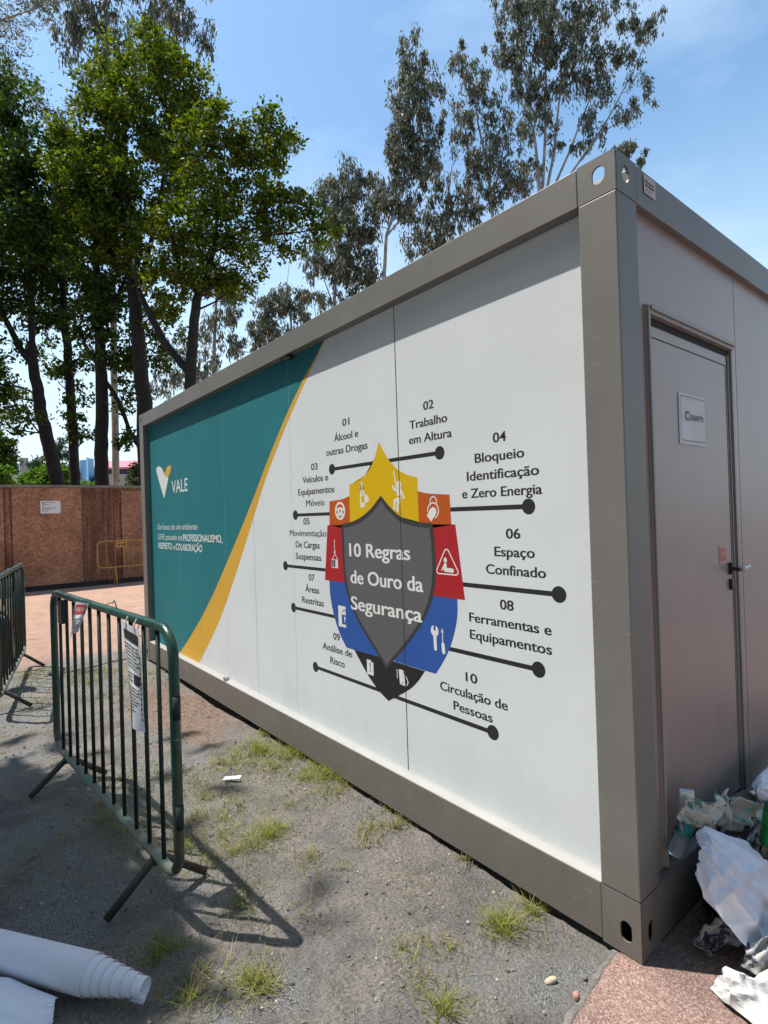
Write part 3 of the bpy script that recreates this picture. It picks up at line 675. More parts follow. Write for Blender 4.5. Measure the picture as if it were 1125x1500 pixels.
mb = MB(); end_rect(mb, .893, .976, 1.295, 1.372, XF - .0022); notice_part('sheet', mb, mat('pale_red', (0.62, 0.36, 0.33), 0.5), st)
mb = MB(); end_rect(mb, .902, .970, 1.303, 1.364, XF - .0014); notice_part('panel', mb, mat('dull_red', (0.48, 0.10, 0.085), 0.5), st)
mb = MB(); put_text(mb, 'PUXE', .910, .962, 1.322, .024, lambda a, b: (XF - .0008, a, b), .02); notice_part('lettering', mb, mat('pale_pink', (0.68, 0.48, 0.45), 0.5), st)
sk = empty('rail_sticker', (0, .26, 2.75)); tag(sk, 'pale paper label with dark print on the grey top beam near the office corner', 'label')
mb = MB(); end_rect(mb, .205, .297, 2.715, 2.785, .0022); notice_part('sheet', mb, mat('pale_label', (0.60, 0.50, 0.48), 0.6), sk)
mb = MB()
for z, a, b, h in ((2.768, .215, .235, .003), (2.757, .212, .285, .007), (2.744, .216, .287, .008), (2.733, .225, .275, .002), (2.724, .22, .25, .002)):
    y = a
    while y < b: wd = random.uniform(.004, .009); end_rect(mb, y, min(b, y + wd), z, z + h, .003); y += wd + .002
notice_part('print', mb, mat('label_ink', (0.13, 0.09, 0.10), 0.7), sk)

# ------------------------------------------------------------------ barriers
def rrect(s0, s1, z0, z1, r, n=6):
    pts = []
    for cx, cz, a0 in ((s1 - r, z1 - r, PI / 2), (s1 - r, z0 + r, 0), (s0 + r, z0 + r, -PI / 2), (s0 + r, z1 - r, -PI)):
        for k in range(n + 1): t = a0 - k * PI / 2 / n; pts.append((cx + r * math.cos(t), 0, cz + r * math.sin(t)))
    return pts
def barrier(name, a, b, length, label, group, top=1.15, bot=0.175, off=0.24, nbars=11, legspan=None, spread=0.205, mats=('barrier', 'bar', 'worn'), clips=True, rb=.0095, legh=0.0):
    """a, b: ground points under the two feet; local x runs from a to b"""
    a, b = Vector(a), Vector(b); d = (b - a); ang = math.atan2(d.y, d.x); fs_ = d.length
    root = empty(name, (a.x, a.y, -0.012), ang); tag(root, label, 'barrier', group)
    s0, s1 = -off, length - off; R = .0205 if clips else .015
    pts = rrect(s0, s1, bot, top, .11)
    n = 7
    # the hoop without its bottom run, then the bottom run in worn paint
    br, bl = pts[2 * n - 1 - 3], pts[2 * n + 3]
    hoop = pts[2 * n + 0:] + pts[:2 * n]
    i0 = 3
    MB().tube(hoop[i0:-i0], R, 12).build('frame', M[mats[0]], root)
    MB().tube([hoop[-i0 - 1]] + hoop[-i0:] + hoop[:i0] + [hoop[i0]], R * 1.012, 12).build('bottom_rail', M[mats[2]], root)
    for k in range(nbars):
        s = s0 + (s1 - s0) * (k + 1) / (nbars + 1)
        MB().tube([(s, 0, bot + .012), (s, 0, top - .012)], rb, 8).build('bar', M[mats[1]], root)
    for s in (0.0, fs_):
        fo = MB(); fo.tube([(s - .012, -spread, .012), (s - .012, -.02, bot - .012), (s - .012, .02, bot - .012), (s - .012, spread, .012)], .0165, 10)
        f = fo.build('foot', M['rust' if mats[0] == 'barrier' else mats[0]], root)
        MB().box((s - .035, -.024, bot - .028), (s + .011, .024, bot + .004)).build('clamp', M[mats[1]], f, bevel=.004)
    if clips:
        for z in (bot + .25, top - .30):
            MB().tube([(s0 - .014, 0, z - .045), (s0 - .016, 0, z + .045)], .016, 10).build('sleeve', M[mats[1]], root)
            MB().tube([(s1 + .030, 0, z - .07), (s1 + .030, 0, z + .02), (s1 + .008, 0, z + .025)], .009, 8).build('hook', M[mats[1]], root)
    return root
near_bar = barrier('crowd_barrier', (-1.505, -1.145), (-2.875, -1.25), 1.865, 'green steel crowd barrier nearest the white wall with two paper notices hanging on it', 'green crowd barriers')
far_bar = barrier('crowd_barrier', (-4.80, -1.43), (-6.29, -1.14), 1.98, 'green steel crowd barrier cut by the left edge, with a black bag beside it', 'green crowd barriers', nbars=10)
# dark plate wired between the bars at the far end of the near barrier
MB().box((1.385, -.012, .975), (1.475, .012, 1.118)).build('plate', M['grime'], near_bar, bevel=.004)
mw = near_bar.matrix_world
def bar_pt(root, s, y, z):
    return Matrix.Translation(root.location) @ Matrix.Rotation(root.rotation_euler.z, 4, 'Z') @ Vector((s, y, z))
MB().tube([(.62, -.02, 1.165), (.57, -.025, 1.178), (.50, -.01, 1.185), (.44, .0, 1.205), (.40, .01, 1.20), (.385, .005, 1.165)], .0025, 6).build('wire', M['wire'], near_bar)

def hanging(name, label, root, cols, rows, pts, thick=.0012):
    """paper hung from a barrier: pts = 4 corners (s, y, z) bl, br, tr, tl, curled"""
    loc = bar_pt(root, *pts[3]); e = empty(name, loc, root.rotation_euler.z); tag(e, label, 'notice', 'paper notices on the green barriers')
    return e
def sheet_pts(bl, br, tr, tl, nx, nz, curl=0.03):
    bl, br, tr, tl = map(Vector, (bl, br, tr, tl)); vs = []
    for j in range(nz):
        v = j / (nz - 1)
        for i in range(nx):
            u = i / (nx - 1); p = (bl * (1 - u) + br * u) * (1 - v) + (tl * (1 - u) + tr * u) * v
            p = p + Vector((0, -curl * math.sin(PI * u) * (1 - v) ** 1.4 + .006 * fbm(u * 2, v * 2, 1.3, 2), 0)); vs.append(p)
    return vs
def paper(root_bar, name, label, bl, br, tr, tl, marks, curl=.03, back=None):
    e = hanging(name, label, root_bar, 0, 0, (bl, br, tr, tl)); off = Vector(tl)
    nx, nz = 9, 19
    def at(u, v, lift=0.0):
        q = sheet_pts2(u, v) ; return q + Vector((0, lift, 0)) - off
    BL, BR, TR, TL = map(Vector, (bl, br, tr, tl))
    def sheet_pts2(u, v):
        p = (BL * (1 - u) + BR * u) * (1 - v) + (TL * (1 - u) + TR * u) * v
        return p + Vector((0, curl * math.sin(PI * u) * (1 - v) ** 1.4 + .006 * fbm(u * 2, v * 2, 1.3, 2), 0))
    mb = MB(); mb.add([at(i / (nx - 1), j / (nz - 1)) for j in range(nz) for i in range(nx)], [(j * nx + i, j * nx + i + 1, (j + 1) * nx + i + 1, (j + 1) * nx + i) for j in range(nz - 1) for i in range(nx - 1)], True)
    mb.build('sheet', M['paper'], e)
    for m, rects in marks:
        q = MB()
        for u0, u1, v0, v1 in rects:
            nu = max(2, int((u1 - u0) * 8) + 1); nv = max(2, int((v1 - v0) * 16) + 1)
            q.add([at(u0 + (u1 - u0) * i / (nu - 1), v0 + (v1 - v0) * j / (nv - 1), PSIDE * .0018) for j in range(nv) for i in range(nu)], [(j * nu + i, j * nu + i + 1, (j + 1) * nu + i + 1, (j + 1) * nu + i) for j in range(nv - 1) for i in range(nu - 1)])
        q.build('print', M[m], e)
    return e, at
# the barrier's local +x runs away from the wall corner, local -y faces +Y... find the side the camera sees
PSIDE = 1.0 if (near_bar.matrix_world.to_quaternion() @ Vector((0, 1, 0))).dot(CAM - near_bar.location) > 0 else -1.0
bpy.context.view_layer.update()
_q = Matrix.Rotation(near_bar.rotation_euler.z, 3, 'Z') @ Vector((0, 1, 0))
PSIDE = 1.0 if _q.dot(CAM - near_bar.location) > 0 else -1.0
YS = PSIDE * .026
def textrows(u0, u1, v0, v1, n, fill=.85):
    out = []
    for k in range(n):
        v = v1 - (v1 - v0) * (k + .5) / n; h = (v1 - v0) / n * .42; u = u0
        end = u1 if random.random() < .7 else u0 + (u1 - u0) * random.uniform(.45, .9)
        while u < end - .02:
            wd = random.uniform(.04, .13); out.append((u, min(end, u + wd), v - h / 2, v + h / 2)); u += wd + .025
    return out
# red-headed notice (seen from the camera: larger s is further left)
e1, at1 = paper(near_bar, 'paper_notice', 'white notice with a red heading slanting on the near green barrier', (1.130, YS, .930), (.985, YS, .985), (.755, YS, 1.165), (1.005, YS, 1.150),
    [('redink', [(.07, .93, .66, .93)]), ('ink', textrows(.12, .85, .20, .55, 4))], curl=PSIDE * .02)
mb = MB(); 
def on_sheet(at, lift): return lambda a, b: tuple(at(a, b, lift))
put_text(mb, 'ATENÇÃO', .12, .88, .745, .10, on_sheet(at1, PSIDE * .0035), .01); mb.build('lettering', M['white'], e1)
e2, at2 = paper(near_bar, 'paper_notice', 'grey printed notice in a plastic sleeve tied with white loops to the near green barrier', (.120, YS, .720), (.020, YS, .690), (.045, YS, 1.118), (.275, YS, 1.135),
    [('ink', [(.10, .90, .83, .93)] + [(.62, .92, .43, .53)] + textrows(.08, .92, .56, .80, 7) + textrows(.1, .55, .43, .53, 3)), ('joint', textrows(.12, .9, .16, .40, 8) + [(.93, .97, .1 + .05 * k, .13 + .05 * k) for k in range(13)])], curl=PSIDE * .03)
for s in (.10, .205):
    lp = [bar_pt(near_bar, s, .030 * math.cos(t) , 1.122 + .042 * math.sin(t)) - e2.location for t in np.linspace(0, 2 * PI, 14)[:-1]]
    iv = Matrix.Rotation(-near_bar.rotation_euler.z, 3, 'Z'); MB().tube([iv @ p for p in lp], .003, 6, closed=True).build('tie', M['white'], e2)
# round sign on the far barrier
lc = bar_pt(far_bar, 1.43, PSIDE * .026, .96)
e3 = empty('round_sign', lc, far_bar.rotation_euler.z); tag(e3, 'oval white sign with red print on the green barrier at the left edge', 'sign')
q = MB(); n = 28; q.add([(0.085 * math.cos(2 * PI * k / n), 0, .145 * math.sin(2 * PI * k / n)) for k in range(n)], [tuple(range(n))]); q.build('sheet', M['paper'], e3)
q = MB()
for z, a, b, h in ((.085, -.04, .04, .03), (.04, -.05, .055, .022), (.005, -.05, .05, .022)): q.add([(a, PSIDE * .002, z), (b, PSIDE * .002, z), (b, PSIDE * .002, z + h), (a, PSIDE * .002, z + h)], [(0, 1, 2, 3)])
q.build('print', M['redink'], e3)
q = MB()
for z, a, b, h in ((-.03, -.04, .03, .012), (-.055, -.05, .04, .012), (-.08, -.03, .03, .012)): q.add([(a, PSIDE * .002, z), (b, PSIDE * .002, z), (b, PSIDE * .002, z + h), (a, PSIDE * .002, z + h)], [(0, 1, 2, 3)])
q.build('print', M['ink'], e3)
# black bag hung on the far barrier
def lumpy(name, loc, rad, m, seed=0, sub=4, amp=.25, freq=1.6, parent=None, ridge=0.0, rfreq=4.0):
    bm = bmesh.new(); bmesh.ops.create_icosphere(bm, subdivisions=sub, radius=1.0)
    for v in bm.verts:
        p = v.co.copy(); k = 1 + amp * noise.fractal(p * freq + Vector((seed, 2 * seed, 0)), 1.0, 2.0, 4)
        if ridge: k += ridge * (noise.voronoi(p * rfreq * .8 + Vector((seed, 7, 1)))[0][0] - .45 + .45 * (noise.voronoi(p * rfreq * 1.9 + Vector((3, seed, 1)))[0][0] - .4))
        v.co = Vector((p.x * rad[0], p.y * rad[1], p.z * rad[2])) * k
    me = bpy.data.meshes.new(name); bm.to_mesh(me); bm.free()
    me.polygons.foreach_set('use_smooth', [ridge == 0] * len(me.polygons)); me.materials.append(m)
    o = bpy.data.objects.new(name, me); C.objects.link(o); o.location = loc
    if parent: o.parent = parent
    return o
bp_ = atd(-6, 945, 5.3)
_h = MB()
for _k in (-.03, .03): _h.tube([(_k, 0, .26), (_k, .03, .5), (_k, .06, 1.15 - bp_.z), (_k, .10, 1.155 - bp_.z), (_k, .11, .5)], .006, 6)
bgo = lumpy('hanging_bag', (bp_.x, bp_.y + .05, bp_.z), (.10, .09, .30), M['bag'], 3, 4, .22); tag(bgo, 'black bag hanging on the green barrier at the left edge', 'bag')

_h.build('strap', M['bag'], bgo)

# ------------------------------------------------------------------ hoarding at the back
def osb_mat(name, dark=0.0):
    m = bpy.data.materials.new(name); m.use_nodes = True; nt = m.node_tree; N = nt.nodes; L = nt.links; b = N['Principled BSDF']; b.inputs['Roughness'].default_value = .8
    geo = N.new('ShaderNodeNewGeometry'); mp = N.new('ShaderNodeMapping'); L.new(geo.outputs['Position'], mp.inputs['Vector'])
    v = N.new('ShaderNodeTexVoronoi'); v.inputs['Scale'].default_value = 30; v.inputs['Randomness'].default_value = 1; L.new(mp.outputs['Vector'], v.inputs['Vector'])
    r = N.new('ShaderNodeValToRGB'); L.new(v.outputs['Color'], r.inputs['Fac'])
    r.color_ramp.elements[0].color = (0.25, 0.113, 0.062, 1); r.color_ramp.elements[1].color = (0.45, 0.235, 0.14, 1); r.color_ramp.elements[0].position = .2; r.color_ramp.elements[1].position = .8
    n = N.new('ShaderNodeTexNoise'); n.inputs['Scale'].default_value = 1.1; n.inputs['Detail'].default_value = 6; n.inputs['Roughness'].default_value = .65
    L.new(mp.outputs['Vector'], n.inputs['Vector'])
    r2 = N.new('ShaderNodeValToRGB'); L.new(n.outputs['Fac'], r2.inputs['Fac']); r2.color_ramp.elements[0].position = .35; r2.color_ramp.elements[1].position = .65
    r2.color_ramp.elements[0].color = (.62, .58, .55, 1); r2.color_ramp.elements[1].color = (1.15, 1.1, 1.05, 1)
    x = N.new('ShaderNodeMix'); x.data_type = 'RGBA'; x.blend_type = 'MULTIPLY'; x.inputs['Factor'].default_value = 1; L.new(r.outputs['Color'], x.inputs['A']); L.new(r2.outputs['Color'], x.inputs['B'])
    last = x.outputs['Result']
    if dark:   # rain streaks running down
        m2 = N.new('ShaderNodeMapping'); m2.inputs['Scale'].default_value = (1, 9, .45); L.new(geo.outputs['Position'], m2.inputs['Vector'])
        n3 = N.new('ShaderNodeTexNoise'); n3.inputs['Scale'].default_value = 1.6; n3.inputs['Detail'].default_value = 5; L.new(m2.outputs['Vector'], n3.inputs['Vector'])
        r3 = N.new('ShaderNodeValToRGB'); L.new(n3.outputs['Fac'], r3.inputs['Fac']); r3.color_ramp.elements[0].position = .3; r3.color_ramp.elements[1].position = .68
        r3.color_ramp.elements[0].color = (.26, .22, .21, 1); r3.color_ramp.elements[1].color = (.85, .8, .8, 1)
        y = N.new('ShaderNodeMix'); y.data_type = 'RGBA'; y.blend_type = 'MULTIPLY'; y.inputs['Factor'].default_value = dark; L.new(last, y.inputs['A']); L.new(r3.outputs['Color'], y.inputs['B']); last = y.outputs['Result']
    L.new(last, b.inputs['Base Color']); return m
OSB, OSBD = osb_mat('chipboard'), osb_mat('stained_chipboard', 1.0)
HX = -14.7
hoard = empty('site_hoarding', (HX, 1.0, 0)); tag(hoard, 'long brown chipboard hoarding closing the yard behind the green barriers', 'hoarding')
def hp(name, mb, m, bevel=0): return notice_part(name, mb, m, hoard)
bys = [-9.0, -7.4, -5.2, -2.9, -0.62, None, -0.47, 1.02, None, 1.03, 1.93, None, 1.94, 4.2, 6.4, 8.6, 10.8]
prev = None
for y in bys:
    if y is None: prev = None; continue
    if prev is not None:
        dk = abs(prev - 1.03) < .01
        hp('board', MB().box((HX - .02, prev + .006, .11), (HX - (.028 if dk else 0) + random.uniform(-.004, .004), y - .006, 2.49 if not dk else 2.44)), OSBD if dk else OSB)
    prev = y
sv = MB()        # narrow weathered strips over the stained board
y = 1.05
while y < 1.92:
    wd = random.uniform(.02, .05); sv.box((HX - .0275, y, .9 + random.random() * .9), (HX - .006 - random.random() * .008, y + wd, 2.43)); y += wd + random.uniform(.03, .06)
hp('batten', sv, OSBD)
for y in (-7.4, -2.9, -.545, 4.2, 8.6): hp('post', MB().box((HX - .10, y - .06, -.05), (HX - .022, y + .06, 2.5)), OSBD)
hp('top_cap', MB().box((HX - .09, -9.0, 2.50), (HX + .035, 10.8, 2.56)), mat('grey_cap', (0.21, 0.2, 0.17), .8, 0, .3, 3))
hp('top_rail', MB().box((HX - .02, 1.0, 2.42), (HX + .012, 10.8, 2.495)), OSBD)
hp('backing_rail', MB().box((HX - .06, -9.0, .1), (HX - .036, 10.8, 2.49)), OSBD)
hp('base_rail', MB().box((HX - .09, -9.0, -.05), (HX - .03, 10.8, .10)), M['joint'])
ntc = empty('hoarding_notice', (HX, .33, 2.02)); tag(ntc, 'white paper notice pinned on the brown chipboard hoarding', 'notice')
mb = MB().box((HX + .006, .115, 1.86), (HX + .010, .545, 2.17)); notice_part('sheet', mb, M['paper'], ntc)
mb = MB()
for a, b, z in ((.15, .42, 2.125), (.15, .30, 2.07), (.15, .22, 2.02), (.15, .45, 1.985), (.15, .34, 1.955), (.15, .28, 1.91), (.15, .24, 2.10)):
    y = a
    while y < b: wd = random.uniform(.02, .05); mb.box((HX + .0105, y, z), (HX + .012, min(b, y + wd), z + .014)); y += wd + .012
notice_part('print', mb, M['grey'], ntc)
yb = barrier('yellow_barrier', (-14.30, 1.68), (-14.30, 3.35), 2.1, 'yellow steel crowd barrier leaning by the brown hoarding, partly behind the office', None, top=1.13, bot=.46, off=.42, nbars=9, spread=.15, mats=('ybar', 'ybar', 'ybar'), clips=False, rb=.008)
q = MB().box((.02, -.02, .96), (.27, -.012, 1.15)); sg = q.build('sign_plate', M['ybar'], yb)
q = MB()
for a, b, z0, z1 in ((.05, .17, 1.10, 1.115), (.06, .10, 1.0, 1.05), (.13, .17, 1.0, 1.05), (.19, .24, .99, 1.06), (.20, .24, 1.09, 1.12)): q.box((a, -.024, z0), (b, -.0205, z1))
q.build('print', M['ink'], sg)
thin = onz(64, 988), onz(120, 978), onz(160, 968), onz(195, 962), onz(214, 968)
cb = MB().tube([Vector((p.x, p.y, ground_z(p.x, p.y) + .006)) for p in [thin[0].lerp(thin[1], t) for t in np.linspace(0, 1, 6)] + [thin[1].lerp(thin[2], t) for t in np.linspace(.2, 1, 5)] + [thin[2].lerp(thin[3], t) for t in np.linspace(.2, 1, 5)]], .006, 6).build('cable', M['wire'])
tag(cb, 'thin dark cable lying on the ground behind the near green barrier', 'cable')

# ------------------------------------------------------------------ far buildings
def bld(name, label): e = empty(name, (0, 0, 0)); tag(e, label, 'building'); return e
def prism_between(mb, p, q, z0, z1, depth):
    """a wall block whose front runs from p to q, depth metres thick away from the camera"""
    p, q = Vector((p.x, p.y, 0)), Vector((q.x, q.y, 0)); d = (q - p).normalized(); n = Vector((-d.y, d.x, 0))
    if n.dot(Vector((CAM.x, CAM.y, 0)) - p) > 0: n = -n
    a = [p, q, q + n * depth, p + n * depth]
    return mb.add([(v.x, v.y, z0) for v in a] + [(v.x, v.y, z1) for v in a], [(0, 3, 2, 1), (4, 5, 6, 7), (0, 1, 5, 4), (1, 2, 6, 5), (2, 3, 7, 6), (3, 0, 4, 7)])
b1 = bld('teal_building', 'low building with a teal band and a white post beyond the hedge')
p, q = atd(2, 690, 38), atd(66, 690, 38)
prism_between(MB(), p, q, 5.25, 5.9, 6).build('band', mat('teal_sheet', (0.02, 0.22, 0.2), .5, 0, .1, 1), b1)
prism_between(MB(), p, q, 0, 5.24, 5.9).build('wall', mat('pale_wall', (0.5, 0.5, 0.47), .7, 0, .1, 1), b1)
p = atd(35, 690, 37.6); MB().box((p.x - .25, p.y - .25, 0), (p.x + .25, p.y + .25, 6.25)).build('post', M['trim'], b1)
b2 = bld('blue_building', 'building end clad in pale blue vertical sheets between two tree trunks')
p, q = atd(116, 690, 40), atd(144, 690, 31)
def ribbed(mb, p, q, z0, z1a, z1b, n=12):
    p, q = Vector((p.x, p.y, 0)), Vector((q.x, q.y, 0)); d = q - p; nn = Vector((-d.y, d.x, 0)).normalized() * .5
    if nn.dot(Vector((CAM.x, CAM.y, 0)) - p) < 0: nn = -nn
    vs = []
    for i in range(n * 2 + 2):
        t = i / (n * 2 + 1); z1 = z1a + (z1b - z1a) * t; o = p + d * t + (nn if (i // 2) % 2 else Vector((0, 0, 0)))
        vs += [(o.x, o.y, z0), (o.x, o.y, z1)]
    return mb.add(vs, [(2 * i, 2 * i + 2, 2 * i + 3, 2 * i + 1) for i in range(n * 2 + 1)])
ribbed(MB(), p, q, 0, 5.95, 5.35, 5).build('wall', mat('blue_sheet', (0.13, 0.33, 0.60), .5, 0, .1, 1), b2)
prism_between(MB(), p, q, 0, 4.4, 8).build('back_wall', M['trim'], b2)
b3 = bld('pink_roofed_building', 'low dark building with a pale pink roof beyond the hoarding')
p, q = atd(146, 690, 36), atd(232, 690, 36)
prism_between(MB(), p, q, 0, 5.20, 7).build('wall', mat('dark_wall', (0.05, 0.055, 0.06), .7, 0, .1, 1), b3)
pa, qa = Vector((p.x, p.y, 0)), Vector((q.x, q.y, 0)); dn = (qa - pa).normalized(); bk = Vector((-dn.y, dn.x, 0)); bk = -bk if bk.dot(Vector((CAM.x, CAM.y, 0)) - pa) > 0 else bk
pa -= dn * .3 + bk * .3; qa += dn * .3 - bk * .3
MB().add([(pa.x, pa.y, 5.22), (qa.x, qa.y, 5.22), ((qa + bk * 1.8).x, (qa + bk * 1.8).y, 5.85), ((pa + bk * 1.8).x, (pa + bk * 1.8).y, 5.85), (pa.x, pa.y, 5.1), (qa.x, qa.y, 5.1), ((qa + bk * 8).x, (qa + bk * 8).y, 5.15), ((pa + bk * 8).x, (pa + bk * 8).y, 5.15)],
         [(0, 1, 2, 3), (4, 5, 1, 0), (3, 2, 6, 7), (4, 7, 6, 5)]).build('roof', mat('pink_roof', (0.60, 0.20, 0.25), .9, 0, .06, 1), b3)

# ------------------------------------------------------------------ trees
def leaf_obj(name, P, axis, size, aspect, m, parent):
    """many small folded leaves as one mesh; P, axis: N x 3"""
    N = len(P); axis = axis / np.linalg.norm(axis, axis=1, keepdims=True)
    r = rng.normal(size=(N, 3)); side = np.cross(axis, r); side /= np.linalg.norm(side, axis=1, keepdims=True) + 1e-9
    nor = np.cross(axis, side); L = size[:, None]; w = L * aspect
    v = np.empty((N, 4, 3), np.float32)
    v[:, 0] = P; v[:, 1] = P + axis * L * .5 + side * w * .5 + nor * w * .12; v[:, 2] = P + axis * L; v[:, 3] = P + axis * L * .5 - side * w * .5 + nor * w * .12
    me = bpy.data.meshes.new(name); me.vertices.add(N * 4); me.vertices.foreach_set('co', v.reshape(-1))
    me.loops.add(N * 4); me.loops.foreach_set('vertex_index', np.arange(N * 4, dtype=np.int32))
    me.polygons.add(N); me.polygons.foreach_set('loop_start', np.arange(0, N * 4, 4, dtype=np.int32)); me.polygons.foreach_set('loop_total', np.full(N, 4, np.int32))
    me.update(calc_edges=True); me.materials.append(m)
    o = bpy.data.objects.new(name, me); C.objects.link(o); o.parent = parent; return o
def nrm(n): a = rng.normal(size=(n, 3)); return a / np.linalg.norm(a, axis=1, keepdims=True)
aCR, aCU, aCF = (np.array(v) for v in (CR, CU, CF))
def foliage(blobs, d, clump, per, leaf, style, dens=1.0):
    """blobs: (px, py, rx, ry[, depth offset[, density]]) in photograph pixels, given real size at depth d. returns positions, axes, sizes and the clump centres"""
    Ps, As, Ss, CC = [], [], [], []
    for bl in blobs:
        px, py, rx, ry = bl[:4]; dd = d + (bl[4] if len(bl) > 4 else 0); den = (bl[5] if len(bl) > 5 else 1.0) * dens
        c = np.array(atd(px, py, dd)); a, b = rx / FPX * dd, ry / FPX * dd
        n = max(3, int(den * a * b * (3.9 if style == 'hang' else 4.6) / clump ** 2))
        u = nrm(n) * (rng.random((n, 1)) ** .42)
        cc = c + u[:, :1] * aCR * a + u[:, 1:2] * aCU * b + u[:, 2:] * aCF * max(a, b) * .8
        CC.append((c, cc))
        for q in cc:
            k = max(4, int(per * rng.uniform(.5, 1.5))); s = clump * rng.uniform(.55, 1.2)
            if style == 'hang':
                off = rng.normal(size=(k, 3)) * s * np.array([.27, .27, .44]); off[:, 2] -= abs(off[:, 2]) * .3
                ax = rng.normal(size=(k, 3)) * .35 + np.array([0, 0, -1.0])
            else:
                out = q - c; out = out / (np.linalg.norm(out) + 1e-6)
                off = rng.normal(size=(k, 3)) * s * np.array([.44, .44, .25]); ax = nrm(k) * .9 + out * .5 + np.array([0, 0, -.25])
            Ps.append(q + off); As.append(ax); Ss.append(leaf * (1.28 if style == 'hang' else 1.0) * rng.uniform(.6, 1.3, k))
    return np.concatenate(Ps), np.concatenate(As), np.concatenate(Ss), CC
def bent(a, b, sag, n=5):
    a, b = Vector(a), Vector(b); side = Vector((random.uniform(-1, 1), random.uniform(-1, 1), random.uniform(-.3, .6))) * sag * (b - a).length
    return [a.lerp(b, t) + side * math.sin(PI * t) * (1 + .4 * math.sin(5 * t)) for t in np.linspace(0, 1, n)]
def tree(name, label, group, d, stems, blobs, bark, leafm, style='broad', clump=.42, per=100, leaf=.16, aspect=.55, dens=1.0, twigs=4, cat='tree', limb=.05):
    """stems: list of [(px, py, radius[, depth offset]), ...] from the bottom up; the first reaches the ground"""
    if bark == 'bark': stems = [[(q[0], q[1], q[2] * .80, *q[3:]) for q in st] for st in stems]; limb *= .7
    if bark == 'palebark': stems = [[(q[0], q[1], q[2] * .55, *q[3:]) for q in st] for st in stems]; limb *= .5
    base = atd(stems[0][0][0], stems[0][0][1], d); root = empty(name, (base.x, base.y, 0)); tag(root, label, cat, group)
    inv = Vector((base.x, base.y, 0)); tb = MB(); nodes = []
    for si, st in enumerate(stems):
        pts = [atd(s[0], s[1], d + (s[3] if len(s) > 3 else 0)) for s in st]; rs = [s[2] for s in st]
        if si == 0: pts = [Vector((pts[0].x, pts[0].y, -.1)), Vector((pts[0].x, pts[0].y, .3))] + pts; rs = [rs[0] * 1.35, rs[0] * 1.1] + rs
        P2, R2 = [], []
        for i in range(len(pts) - 1):
            for k in range(4):
                t = k / 4; w = .10 * rs[i]
                P2.append(pts[i].lerp(pts[i + 1], t) + Vector((random.uniform(-w, w), random.uniform(-w, w), 0))); R2.append(rs[i] * (1 - t) + rs[i + 1] * t)
        P2.append(pts[-1]); R2.append(rs[-1]); tb.tube([p - inv for p in P2], R2, 9)
        nodes += [(p, r) for p, r in zip(P2, R2)]
    P, A, S, CC = foliage(blobs, d, clump, per, leaf, style, dens)
    for c, cc in CC:
        c = Vector(c); cand = [(p, r) for p, r in nodes if p.z < c.z + .3] or nodes
        p, r = min(cand, key=lambda q: (q[0] - c).length + (0 if q[0].z < c.z - .4 else .8))
        r0 = max(.012, min(r * .5, limb)); bb = bent(p, c, .10, 6); tb.tube([x - inv for x in bb], [r0 * (1 - .6 * k / 5) for k in range(6)], 6)
        idx = rng.permutation(len(cc))[:twigs]
        for k in idx:
            e = Vector(cc[k]); s = bb[random.choice((2, 3, 4))]; tb.tube([x - inv for x in bent(s, e, .12, 4)], [r0 * .36, r0 * .28, r0 * .2, .006], 5)
    tb.build('trunk', M[bark], root)
    leaf_obj('crown', P - np.array(inv), A, S, aspect, M[leafm], root)
    return root
GL = 'leafy trees behind the hoarding'; GE = 'eucalyptus trees beyond the office'
tree('leafy_tree', 'leafy tree with a bent trunk that leans left above the hoarding, leftmost dark trunk', GL, 18.0,
     [[(83, 707, .27), (76, 668, .26), (67, 635, .25), (60, 608, .24), (55, 570, .22), (48, 535, .20), (45, 500, .12)], [(48, 535, .14), (30, 510, .13), (12, 475, .11), (0, 452, .10), (-25, 400, .06)], [(47, 525, .12), (46, 470, .12), (44, 420, .11), (40, 340, .08), (35, 250, .05)]],
     [(20, 225, 60, 60), (-30, 300, 60, 80), (45, 300, 60, 70), (15, 390, 50, 45), (60, 400, 50, 45, 1), (-20, 430, 50, 50), (18, 500, 38, 30, 0, .6), (10, 575, 40, 40, 1, .6), (38, 610, 34, 24, -1, .5), (20, 450, 40, 30, 0, .7), (70, 470, 30, 40, 1, .5), (5, 625, 40, 24, 1, .5), (-30, 560, 40, 60), (15, 150, 50, 55, 0, .7), (60, 225, 50, 40, 1, .8), (25, 340, 50, 50, -1), (0, 240, 50, 50, -1), (70, 330, 40, 50)],
     'bark', 'leafdark', clump=.48, per=70, leaf=.15, dens=1.25)
tree('leafy_tree', 'slim leafy tree with a nearly straight trunk, second dark trunk from the left', GL, 19.0,
     [[(110, 708, .21), (108, 660, .20), (105, 610, .19), (102, 560, .18), (99, 510, .17), (94, 470, .15), (90, 400, .12), (92, 300, .07)], [(104, 500, .06), (120, 470, .05), (126, 440, .03)]],
     [(95, 330, 55, 55), (100, 420, 45, 40), (120, 250, 60, 60), (80, 470, 32, 30, 0, .6), (118, 520, 22, 34, 0, .5), (112, 590, 24, 40, 0, .5), (120, 640, 15, 20, 0, .3), (60, 360, 50, 50, 1), (75, 520, 26, 30, 1, .5), (85, 560, 16, 24, 0, .3)],
     'bark', 'leafdark', clump=.44, per=70, leaf=.15, dens=1.2)
